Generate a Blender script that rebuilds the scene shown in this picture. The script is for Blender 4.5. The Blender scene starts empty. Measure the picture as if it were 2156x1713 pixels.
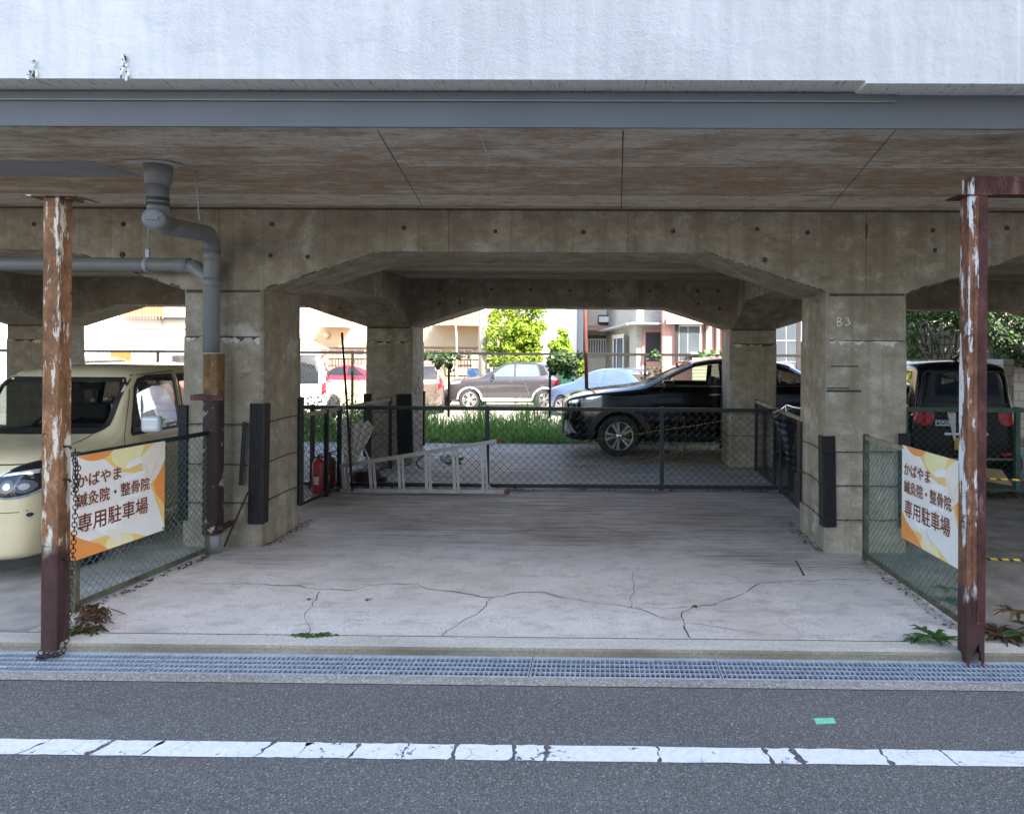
import bpy, bmesh, math, random
import numpy as np
from mathutils import Vector, Matrix
from mathutils.bvhtree import BVHTree

random.seed(7)
rad = math.radians
C = bpy.context.scene.collection
SC = bpy.context.scene

# ------------------------------------------------------------------ camera
FPX, CX, CY = 1500.0, 1254.0, 735.0        # focal length and principal point in a 2156 px wide frame
ROLL, YAW, EYE = rad(0.37), rad(0.6), 1.85
RT = Vector((math.cos(YAW), math.sin(YAW), 0)); FW = Vector((-math.sin(YAW), math.cos(YAW), 0)); UP = Vector((0, 0, 1))
cr, sr = math.cos(ROLL), math.sin(ROLL)
cam = bpy.data.cameras.new('camera'); camo = bpy.data.objects.new('camera', cam); C.objects.link(camo)
ax, ay, az = RT * cr + UP * sr, RT * -sr + UP * cr, -FW
camo.matrix_world = Matrix(((ax.x, ay.x, az.x, 0), (ax.y, ay.y, az.y, 0), (ax.z, ay.z, az.z, EYE), (0, 0, 0, 1)))
cam.sensor_width = 36; cam.lens = FPX / 2156 * 36
cam.shift_x = (1078 - CX) / 2156; cam.shift_y = -(856.5 - CY) / 2156
cam.clip_start = 0.05; cam.clip_end = 2000
SC.camera = camo

# ------------------------------------------------------------------ light
SUN_EL, SUN_AZ = 44, 147                     # azimuth clockwise from +Y (the view direction)
W = bpy.data.worlds.new('World'); SC.world = W; W.use_nodes = True
wn = W.node_tree; bg = wn.nodes['Background']
sky = wn.nodes.new('ShaderNodeTexSky'); sky.sky_type = 'NISHITA'; sky.sun_disc = False
sky.sun_elevation = rad(SUN_EL); sky.sun_rotation = rad(SUN_AZ); sky.air_density = 1.0; sky.dust_density = 1.6; sky.ozone_density = 1.0
wn.links.new(sky.outputs[0], bg.inputs[0]); bg.inputs[1].default_value = 0.15
sl = bpy.data.lights.new('sun', 'SUN'); sl.energy = 4.3; sl.angle = rad(0.5); sl.color = (1.0, 0.92, 0.80)
so = bpy.data.objects.new('sun', sl); C.objects.link(so)
sd = Vector((math.sin(rad(SUN_AZ)) * math.cos(rad(SUN_EL)), math.cos(rad(SUN_AZ)) * math.cos(rad(SUN_EL)), math.sin(rad(SUN_EL))))
so.rotation_euler = sd.to_track_quat('Z', 'Y').to_euler(); so.location = sd * 60
SC.view_settings.view_transform = 'Standard'; SC.view_settings.look = 'None'
SC.view_settings.exposure = 2.38; SC.view_settings.gamma = 1
SC.cycles.max_bounces = 10; SC.cycles.diffuse_bounces = 6; SC.cycles.use_denoising = True
SC.cycles.caustics_reflective = False; SC.cycles.caustics_refractive = False; SC.cycles.sample_clamp_indirect = 6

# ------------------------------------------------------------------ helpers
def ray(px, py):
    u, v = (px - CX) / FPX, -(py - CY) / FPX
    return RT * (u * cr - v * sr) + UP * (u * sr + v * cr) + FW
def P(px, py, Y):                            # the point seen at a pixel (2156 px frame), Y metres away
    d = ray(px, py); t = Y / d.y
    return Vector((d.x * t, Y, EYE + d.z * t))
def G(px, py, z=0.0):                        # the same on the level z
    d = ray(px, py); t = (z - EYE) / d.z
    return Vector((d.x * t, d.y * t, z))
def rect(x0, y0, x1, y1, Y):
    a, b = P(x0, y0, Y), P(x1, y1, Y)
    return min(a.x, b.x), max(a.x, b.x), min(a.z, b.z), max(a.z, b.z)

def tag(o, label=None, cat=None, group=None, kind=None):
    if label: o['label'] = label
    if cat: o['category'] = cat
    if group: o['group'] = group
    if kind: o['kind'] = kind
    return o
def pm(o): return o.matrix_basis.copy()
def thing(name, label, cat, loc=(0, 0, 0), rz=0, group=None, mat=None):
    o = bpy.data.objects.new(name, None); C.objects.link(o); o.empty_display_size = .1
    if mat is not None: o.matrix_basis = mat
    else: o.location = loc; o.rotation_euler = (0, 0, rz)
    return tag(o, label, cat, group)
def copy_tree(o, parent=None):
    c = o.copy(); C.objects.link(c)
    if parent: c.parent = parent
    for ch in list(o.children): copy_tree(ch, c)
    return c

class MB:
    def __init__(s): s.v = []; s.f = []; s.m = []; s.s = []
    def face(s, pts, mi=0, smooth=False):
        n = len(s.v); s.v += [tuple(p) for p in pts]; s.f.append(tuple(range(n, n + len(pts)))); s.m.append(mi); s.s.append(smooth)
    def mesh(s, vs, fs, mi=0, smooth=False):
        n = len(s.v); s.v += [tuple(p) for p in vs]
        for f in fs: s.f.append(tuple(n + i for i in f)); s.m.append(mi); s.s.append(smooth)
    def box(s, x0, x1, y0, y1, z0, z1, mi=0, M=None):
        vs = [Vector((x, y, z)) for z in (z0, z1) for y in (y0, y1) for x in (x0, x1)]
        if M is not None: vs = [M @ v for v in vs]
        s.mesh(vs, [(0, 2, 3, 1), (4, 5, 7, 6), (0, 1, 5, 4), (2, 6, 7, 3), (0, 4, 6, 2), (1, 3, 7, 5)], mi)
    def bar(s, a, b, w, h, mi=0, up=(0, 0, 1)):
        a, b = Vector(a), Vector(b); d = (b - a); L = d.length; d.normalize(); u = Vector(up)
        if abs(d.dot(u)) > .98: u = Vector((0, 1, 0))
        x = d.cross(u).normalized(); y = x.cross(d)
        M = Matrix(((x.x, d.x, y.x, a.x), (x.y, d.y, y.y, a.y), (x.z, d.z, y.z, a.z), (0, 0, 0, 1)))
        s.box(-w / 2, w / 2, 0, L, -h / 2, h / 2, mi, M)
    def tube(s, path, r, n=8, mi=0, closed=False, caps=True, smooth=True):
        p = [Vector(q) for q in path]; k = len(p)
        rs = r if isinstance(r, (list, tuple)) else [r] * k
        ring = []; u = None
        for i in range(k):
            if closed: t = p[(i + 1) % k] - p[i - 1]
            else: t = p[min(i + 1, k - 1)] - p[max(i - 1, 0)]
            t.normalize()
            if u is None:
                u = t.orthogonal().normalized()
            else:
                u = u - t * u.dot(t)
                if u.length < 1e-6: u = t.orthogonal()
                u.normalize()
            w = t.cross(u)
            ring.append([p[i] + (u * math.cos(2 * math.pi * j / n) + w * math.sin(2 * math.pi * j / n)) * rs[i] for j in range(n)])
        b = len(s.v)
        for q in ring: s.v += [tuple(x) for x in q]
        for i in range(k if closed else k - 1):
            i2 = (i + 1) % k
            for j in range(n):
                j2 = (j + 1) % n
                s.f.append((b + i * n + j, b + i * n + j2, b + i2 * n + j2, b + i2 * n + j)); s.m.append(mi); s.s.append(smooth)
        if caps and not closed:
            s.f.append(tuple(b + j for j in reversed(range(n)))); s.m.append(mi); s.s.append(False)
            s.f.append(tuple(b + (k - 1) * n + j for j in range(n))); s.m.append(mi); s.s.append(False)
    def prism(s, poly, a0, a1, ax='y', mi=0):
        def pt(p, a): return {'y': (p[0], a, p[1]), 'x': (a, p[0], p[1]), 'z': (p[0], p[1], a)}[ax]
        n = len(poly); vs = [pt(p, a0) for p in poly] + [pt(p, a1) for p in poly]
        fs = [tuple(range(n)), tuple(range(2 * n - 1, n - 1, -1))] + [(i, i + n, (i + 1) % n + n, (i + 1) % n) for i in range(n)]
        s.mesh(vs, fs, mi)
    def lathe(s, prof, n=24, M=None, mi=0, smooth=True):     # profile (r, z) about local z
        M = M or Matrix()
        b = len(s.v); k = len(prof)
        for r, z in prof:
            for j in range(n):
                a = 2 * math.pi * j / n; s.v.append(tuple(M @ Vector((r * math.cos(a), r * math.sin(a), z))))
        for i in range(k - 1):
            for j in range(n):
                j2 = (j + 1) % n; s.f.append((b + i * n + j, b + i * n + j2, b + (i + 1) * n + j2, b + (i + 1) * n + j)); s.m.append(mi); s.s.append(smooth)
        if prof[0][0] > 1e-5: s.f.append(tuple(b + j for j in range(n))); s.m.append(mi); s.s.append(False)
        if prof[-1][0] > 1e-5: s.f.append(tuple(b + (k - 1) * n + j for j in range(n))); s.m.append(mi); s.s.append(False)
    def build(s, name, mats, parent=None, local=False, bevel=0, seg=2, origin=True, recalc=True):
        me = bpy.data.meshes.new(name); vs = s.v; loc = None
        if parent is None and origin and vs:
            a = np.array(vs); lo, hi = a.min(0), a.max(0); loc = np.array(((lo[0] + hi[0]) / 2, (lo[1] + hi[1]) / 2, lo[2])); vs = (a - loc).tolist()
        me.from_pydata(vs, [], s.f)
        for m in (mats if isinstance(mats, (list, tuple)) else [mats]): me.materials.append(m)
        me.polygons.foreach_set('material_index', s.m); me.polygons.foreach_set('use_smooth', s.s)
        if recalc:
            bm = bmesh.new(); bm.from_mesh(me); bmesh.ops.recalc_face_normals(bm, faces=bm.faces); bm.to_mesh(me); bm.free()
        me.update()
        o = bpy.data.objects.new(name, me); C.objects.link(o)
        if loc is not None: o.location = loc
        if parent is not None:
            o.parent = parent
            if not local: o.matrix_parent_inverse = full(parent).inverted()
        if bevel:
            b = o.modifiers.new('bevel', 'BEVEL'); b.width = bevel; b.segments = seg; b.limit_method = 'ANGLE'; b.angle_limit = rad(40)
        return o
def full(o):
    m = o.matrix_basis.copy()
    if o.parent: m = full(o.parent) @ o.matrix_parent_inverse @ m
    return m

# ------------------------------------------------------------------ materials
class N:
    def __init__(s, name, rough=.6, metal=0.0, spec=.5, coat=0):
        s.m = bpy.data.materials.new(name); s.m.use_nodes = True; s.t = s.m.node_tree
        s.b = s.t.nodes['Principled BSDF']; s.b.inputs['Roughness'].default_value = rough; s.b.inputs['Metallic'].default_value = metal
        s.b.inputs['Specular IOR Level'].default_value = spec
        if coat: s.b.inputs['Coat Weight'].default_value = coat; s.b.inputs['Coat Roughness'].default_value = .04
        s.tc = s.t.nodes.new('ShaderNodeTexCoord')
    def link(s, a, b): s.t.links.new(a, b)
    def co(s, sc=(1, 1, 1), rot=(0, 0, 0)):
        n = s.t.nodes.new('ShaderNodeMapping'); s.link(s.tc.outputs['Object'], n.inputs[0]); n.inputs['Scale'].default_value = sc; n.inputs['Rotation'].default_value = rot
        return n.outputs[0]
    def noise(s, scale, sc=(1, 1, 1), detail=4, rough=.55, dist=0):
        n = s.t.nodes.new('ShaderNodeTexNoise'); s.link(s.co(sc), n.inputs['Vector']); n.inputs['Scale'].default_value = scale; n.inputs['Detail'].default_value = detail
        n.inputs['Roughness'].default_value = rough; n.inputs['Distortion'].default_value = dist
        return n.outputs[0]
    def vor(s, scale, sc=(1, 1, 1), feat='F1', out='Distance', rnd=1):
        n = s.t.nodes.new('ShaderNodeTexVoronoi'); n.feature = feat; s.link(s.co(sc), n.inputs['Vector']); n.inputs['Scale'].default_value = scale; n.inputs['Randomness'].default_value = rnd
        return n.outputs[out]
    def brick(s, sc, c1, c2, mortar, w=.5, h=.25, msize=.01, rot=(0, 0, 0), off=.5):
        n = s.t.nodes.new('ShaderNodeTexBrick'); s.link(s.co(sc, rot), n.inputs['Vector']); n.inputs['Scale'].default_value = 1
        for k, v in (('Color1', c1), ('Color2', c2), ('Mortar', mortar)): n.inputs[k].default_value = (*v, 1)
        n.inputs['Mortar Size'].default_value = msize; n.inputs['Brick Width'].default_value = w; n.inputs['Row Height'].default_value = h; n.offset = off; n.inputs['Vector'].links[0].from_node.inputs['Location'].default_value = (11.3, 0, 0) if w > 30 else (0, 0, 0)
        return n.outputs['Color'], n.outputs['Fac']
    def wave(s, scale, sc=(1, 1, 1), dist=0, axis='X'):
        n = s.t.nodes.new('ShaderNodeTexWave'); n.bands_direction = axis; s.link(s.co(sc), n.inputs['Vector']); n.inputs['Scale'].default_value = scale; n.inputs['Distortion'].default_value = dist
        return n.outputs['Fac']
    def sep(s, axis):
        n = s.t.nodes.new('ShaderNodeSeparateXYZ'); s.link(s.tc.outputs['Object'], n.inputs[0]); return n.outputs[axis]
    def ramp(s, fac, stops, const=False):
        n = s.t.nodes.new('ShaderNodeValToRGB'); e = n.color_ramp.elements
        if const: n.color_ramp.interpolation = 'CONSTANT'
        while len(e) < len(stops): e.new(.5)
        for k, (p, c) in enumerate(stops):
            e[k].position = p; e[k].color = (*(c if isinstance(c, (tuple, list)) else (c, c, c)), 1)
        s.link(fac, n.inputs[0]); return n.outputs[0]
    def mix(s, f, a, b, mode='MIX'):
        n = s.t.nodes.new('ShaderNodeMix'); n.data_type = 'RGBA'; n.blend_type = mode; n.clamp_factor = True
        for i, v in ((0, f), (6, a), (7, b)):
            if isinstance(v, (int, float)): n.inputs[i].default_value = v if i == 0 else (v, v, v, 1)
            elif isinstance(v, (tuple, list)): n.inputs[i].default_value = (*v, 1)
            else: s.link(v, n.inputs[i])
        return n.outputs[2]
    def math(s, op, a, b=0.0, c=None):
        n = s.t.nodes.new('ShaderNodeMath'); n.operation = op
        for i, v in enumerate((a, b) if c is None else (a, b, c)):
            if isinstance(v, (int, float)): n.inputs[i].default_value = v
            else: s.link(v, n.inputs[i])
        return n.outputs[0]
    def col(s, c):
        if isinstance(c, (tuple, list)): s.b.inputs['Base Color'].default_value = (*c, 1)
        else: s.link(c, s.b.inputs['Base Color'])
        return s
    def rgh(s, f): s.link(f, s.b.inputs['Roughness']); return s
    def bump(s, h, strength=.3, dist=.01):
        n = s.t.nodes.new('ShaderNodeBump'); n.inputs['Strength'].default_value = strength; n.inputs['Distance'].default_value = dist
        s.link(h, n.inputs['Height'])
        if s.b.inputs['Normal'].is_linked: s.link(s.b.inputs['Normal'].links[0].from_socket, n.inputs['Normal'])
        s.link(n.outputs[0], s.b.inputs['Normal']); return s

def plain(name, c, rough=.6, metal=0, var=.25, scale=8, coat=0, spec=.5, bump=0):
    n = N(name, rough, metal, spec, coat)
    a = tuple(max(0, x * (1 - var)) for x in c); b = tuple(min(1, x * (1 + var)) for x in c)
    f = n.noise(scale, detail=5)
    n.col(n.ramp(f, [(.3, a), (.7, b)]))
    if bump: n.bump(n.noise(scale * 6), bump, .004)
    return n.m

def m_concrete():
    n = N('weathered_concrete', .85, spec=.25)
    big = n.noise(.9, detail=6); st = n.noise(1.0, (5, 5, .35), detail=6); fine = n.noise(60, detail=4); pits = n.vor(38); mot = n.noise(6, (1, 1, 1.3), detail=9, rough=.7)
    c = n.ramp(big, [(.25, (0.252, 0.218, 0.163)), (.5, (0.347, 0.306, 0.238)), (.75, (0.449, 0.408, 0.34))])
    c = n.mix(n.ramp(st, [(.44, 0), (.68, .65)]), c, (0.204, 0.16, 0.109))
    c = n.mix(n.ramp(mot, [(.38, .55), (.52, 0)]), c, (0.19, 0.16, 0.122)); c = n.mix(n.ramp(mot, [(.55, 0), (.68, .5)]), c, (0.544, 0.503, 0.435))
    bd = n.wave(1.1, (1, 1, 0), .35, 'X'); c = n.mix(n.ramp(bd, [(.0, .22), (.03, 0)]), c, (0.177, 0.15, 0.109))
    c = n.mix(n.ramp(n.noise(2.3, detail=9, rough=.66), [(.58, 0), (.68, .55)]), c, (0.585, 0.551, 0.49))
    c = n.mix(n.ramp(n.noise(1.7, (1, 1, 2.6), detail=9, rough=.72), [(.30, .75), (.40, 0)]), c, (0.136, 0.112, 0.0843))
    c = n.mix(n.ramp(pits, [(.03, .7), (.10, 0)]), c, (0.0952, 0.0816, 0.068))
    c = n.mix(.22, c, fine, 'OVERLAY')
    n.col(c); n.bump(fine, .3, .004); n.bump(mot, .3, .01); return n.m
def m_soffit():
    n = N('board_formed_soffit', .88, spec=.2)
    # boards run along X, each with its own tone and stain
    bc, bf = n.brick((1, 1, 1), (.0, .0, .0), (1, 1, 1), (.5, .5, .5), 37, .46, .0045, off=.37)
    gr = n.t.nodes.new('ShaderNodeSeparateColor'); n.link(bc, gr.inputs[0]); bv = gr.outputs[0]
    grain = n.noise(2.4, (.9, 3.2, 1), detail=10, rough=.78, dist=1.0); blot = n.noise(1.9, (.75, 1.6, 1), detail=10, rough=.72); fine = n.noise(55, detail=5, rough=.7); mot = n.noise(8, (.8, 1.3, 1), detail=10, rough=.76); blk = n.noise(4.5, (.5, 4, 1), detail=10, rough=.78)
    c = n.ramp(grain, [(.34, (.42, .32, .215)), (.5, (.62, .535, .42)), (.62, (.74, .675, .57))])
    c2 = n.mix(n.math('MULTIPLY', bv, .4), c, (.70, .64, .535))
    st = n.math('MULTIPLY_ADD', bv, -.22, n.math('ADD', blot, .10))
    c2 = n.mix(n.math('MULTIPLY', n.ramp(st, [(.46, 0), (.56, .9)]), n.ramp(mot, [(.38, .15), (.52, .8)])), c2, (.35, .215, .12))
    c2 = n.mix(n.ramp(blk, [(.60, 0), (.65, .75)]), c2, (.12, .095, .075))
    c2 = n.mix(n.ramp(mot, [(.38, .6), (.47, 0)]), c2, (.25, .19, .14))
    c2 = n.mix(n.math('MULTIPLY', bf, .85), c2, (.10, .075, .06))
    c2 = n.mix(.35, c2, fine, 'OVERLAY')
    n.col(c2); n.bump(grain, .3, .006); n.bump(mot, .3, .008); n.bump(bf, -.6, .008); return n.m
def m_white_wall():
    n = N('white_painted_plaster', .62, spec=.3)
    lump = n.noise(9, detail=6, rough=.62); fine = n.noise(75, (1, 1, 1), detail=5, rough=.7); wv = n.noise(2.2, (1, 1, 3), detail=5)
    pat = n.ramp(n.noise(1.1, detail=4), [(.40, .05), (.60, 1)])
    c = n.ramp(n.noise(3.5, (4, 4, .5), detail=6), [(.35, (.58, .58, .58)), (.65, (.66, .66, .655))])
    drip = n.noise(14, (1, 1, .02), detail=2); c = n.mix(n.ramp(drip, [(.69, 0), (.73, .22)]), c, (.86, .86, .86))
    n.col(c); c = n.mix(n.ramp(n.noise(2.2, (1, 1, 1.6), detail=9, rough=.7), [(.58, 0), (.70, .4)]), c, (.46, .46, .475)); n.col(c); n.bump(n.math('MULTIPLY', fine, pat), .8, .010); n.bump(lump, .32, .03); n.bump(n.noise(1.6, detail=6), .5, .05); return n.m
def m_lip():
    n = N('streaked_lip', .8, spec=.2)
    st = n.noise(55, (1, .12, 1), detail=5, rough=.75)
    c = n.ramp(st, [(.34, (.40, .36, .31)), (.45, (.84, .80, .72)), (.7, (.88, .85, .78))])
    n.col(c); n.bump(st, .5, .01); return n.m
def m_floor():
    n = N('lot_concrete', .8, spec=.35)
    big = n.noise(.8, detail=8, rough=.62); br = n.noise(2.6, (.45, 20, 1), detail=9, rough=.75); agg = n.vor(50); agg2 = n.vor(130); fine = n.noise(90, detail=4, rough=.7); patch = n.noise(.9, (.45, 1, 1), detail=6); mot = n.noise(5.5, (.8, 1.2, 1), detail=10, rough=.74)
    ydist = n.sep(1)
    c = n.ramp(big, [(.28, (.45, .405, .365)), (.5, (.575, .545, .51)), (.72, (.66, .64, .615))])
    c = n.mix(n.ramp(mot, [(.36, .6), (.50, 0)]), c, (.33, .295, .265)); c = n.mix(n.ramp(mot, [(.56, 0), (.68, .4)]), c, (.68, .67, .65))
    speck = n.math('MULTIPLY', n.ramp(agg, [(.13, 1), (.26, 0)]), n.ramp(n.noise(3.2, detail=6, rough=.65), [(.42, 0), (.54, .95)]))
    c = n.mix(speck, c, (.15, .145, .14))
    c = n.mix(n.math('MULTIPLY', n.ramp(agg2, [(.15, .8), (.3, 0)]), n.ramp(n.noise(2.1, detail=6), [(.46, 0), (.6, .8)])), c, (.24, .23, .22))
    # brushed, dirt filled ridges in the deeper half; light on crests painted pale
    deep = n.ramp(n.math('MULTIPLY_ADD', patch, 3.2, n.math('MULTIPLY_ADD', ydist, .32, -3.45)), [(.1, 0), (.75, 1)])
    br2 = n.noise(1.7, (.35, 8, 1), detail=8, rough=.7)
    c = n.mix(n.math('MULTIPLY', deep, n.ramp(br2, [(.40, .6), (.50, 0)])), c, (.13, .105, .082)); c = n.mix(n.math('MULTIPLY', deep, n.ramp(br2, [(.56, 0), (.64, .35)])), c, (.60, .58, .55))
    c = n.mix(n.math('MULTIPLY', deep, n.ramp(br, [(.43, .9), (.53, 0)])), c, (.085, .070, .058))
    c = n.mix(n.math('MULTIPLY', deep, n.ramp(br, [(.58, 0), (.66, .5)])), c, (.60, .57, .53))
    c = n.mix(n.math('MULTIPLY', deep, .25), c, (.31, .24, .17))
    c = n.mix(n.math('MULTIPLY', n.ramp(n.noise(.55, (.6, 1, 1), detail=9, rough=.7), [(.54, 0), (.66, .55)]), n.ramp(br, [(.40, 1), (.60, .25)])), c, (.17, .135, .105))
    c = n.mix(.3, c, fine, 'OVERLAY')
    n.col(c); n.bump(br, .5, .012); n.bump(fine, .3, .003); n.bump(agg, .25, .004); n.bump(mot, .25, .008)
    n.rgh(n.ramp(br, [(.4, .85), (.62, .5)])); return n.m
def m_asphalt():
    n = N('asphalt', .85, spec=.35)
    v = n.vor(150); vc = n.vor(150, out='Color'); v2 = n.vor(240, out='Color'); big = n.noise(1.3, (.35, 1.2, 1), detail=7, rough=.62)
    base = n.ramp(big, [(.3, (.112, .107, .100)), (.7, (.150, .144, .136))])
    g = n.t.nodes.new('ShaderNodeSeparateColor'); n.link(vc, g.inputs[0]); g2 = n.t.nodes.new('ShaderNodeSeparateColor'); n.link(v2, g2.inputs[0])
    c = n.mix(n.ramp(g.outputs[0], [(.35, 0), (1, .75)]), base, (.225, .218, .208))
    c = n.mix(n.ramp(g2.outputs[0], [(.0, .85), (.6, 0)]), c, (.030, .029, .029))
    c = n.mix(n.ramp(g.outputs[1], [(.935, 0), (.965, .55)]), c, (.42, .41, .39))
    c = n.mix(n.ramp(n.noise(3.5, (.4, 1, 1), detail=9, rough=.7), [(.58, 0), (.70, .3)]), c, (.065, .064, .066))
    n.col(c); n.bump(v, -.55, .006); return n.m
def m_rough_strip(name, a, b, spots=.5, bright=.6):
    n = N(name, .9, spec=.2); v = n.vor(110, out='Color'); g = n.t.nodes.new('ShaderNodeSeparateColor'); n.link(v, g.inputs[0])
    c = n.ramp(n.noise(2.2, (.6, 3, 3), detail=6), [(.3, a), (.7, b)])
    c = n.mix(n.math('MULTIPLY', g.outputs[0], spots), c, (.13, .12, .10)); c = n.mix(n.ramp(g.outputs[1], [(.85, 0), (.9, bright)]), c, (.6, .58, .54))
    n.col(c); n.bump(n.vor(110), -.7, .008); return n.m
def m_rust(name, paint, pl, tint, zd=.62, dark=(.055, .026, .023)):
    n = N(name, .75, spec=.3)
    z = n.sep(2); big = n.noise(3.2, (3.2, 3.2, .7), detail=9, rough=.68); mid = n.noise(7, (1.3, 1.3, .75), detail=10, rough=.75); pa = n.noise(9, (1, 1, .8), detail=7, rough=.7); sp = n.vor(30, (1, 1, .8)); hor = n.noise(7, (.6, .6, 3.2), detail=7, rough=.7)
    c = n.ramp(mid, [(.30, tuple(x * .22 for x in tint)), (.44, tuple(x * .62 for x in tint)), (.56, tint), (.70, tuple(min(1, x * 1.5 + .06) for x in tint))])
    c = n.mix(n.ramp(big, [(pl, 0), (pl + .03, .95)]), c, paint)
    c = n.mix(n.ramp(pa, [(.62, 0), (.66, .9)]), c, (.030, .016, .013)); c = n.mix(n.ramp(hor, [(.64, 0), (.675, .85)]), c, (.035, .020, .015))
    c = n.mix(n.ramp(sp, [(.04, .85), (.15, 0)]), c, (.05, .02, .012))
    zz = n.math('MULTIPLY_ADD', n.noise(7, (2, 2, .6), detail=6), .35, z)
    lo = n.ramp(mid, [(.3, tuple(x * .7 for x in dark)), (.7, tuple(x * 1.5 for x in dark))]); lo = n.mix(n.ramp(pa, [(.60, 0), (.63, .7)] if zd > 1 else [(.8, 0), (.9, .3)]), lo, paint)
    c = n.mix(n.ramp(n.math('SUBTRACT', zz, zd - .5), [(.60, 1), (.72, 0)]), c, lo)
    n.col(c); n.bump(big, .3, .006); n.bump(pa, .35, .004); return n.m
def leafmat(name, a, b, c):
    n = N(name, .5, spec=.35)
    oi = n.t.nodes.new('ShaderNodeNewGeometry')
    n.col(n.ramp(oi.outputs['Random Per Island'], [(0, a), (.5, b), (1, c)]))
    n.b.inputs['Transmission Weight'].default_value = 0
    # leaves let some light through
    tr = n.t.nodes.new('ShaderNodeBsdfTranslucent'); mx = n.t.nodes.new('ShaderNodeMixShader'); mx.inputs[0].default_value = .3
    out = n.t.nodes['Material Output']; cs = n.b.inputs['Base Color'].links[0].from_socket
    n.link(cs, tr.inputs[0]); n.link(n.b.outputs[0], mx.inputs[1]); n.link(tr.outputs[0], mx.inputs[2]); n.link(mx.outputs[0], out.inputs[0])
    return n.m
def paintmat(name, c, rough=.25, metal=0., flake=0):
    n = N(name, rough, metal, coat=1.0 if max(c) > .02 else .45, spec=.5 if max(c) > .02 else .25)
    f = n.noise(400, detail=1) if flake else n.noise(3, detail=4)
    d = flake or .06
    n.col(n.ramp(f, [(.3, tuple(x * (1 - d) for x in c)), (.7, tuple(min(1, x * (1 + d)) for x in c))]))
    return n.m
def glassmat(name, c=(.012, .014, .016), rough=.03):
    n = N(name, rough, 0, .6); n.col(n.ramp(n.noise(1.5), [(.3, c), (.7, tuple(x * 1.4 for x in c))])); return n.m

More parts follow.
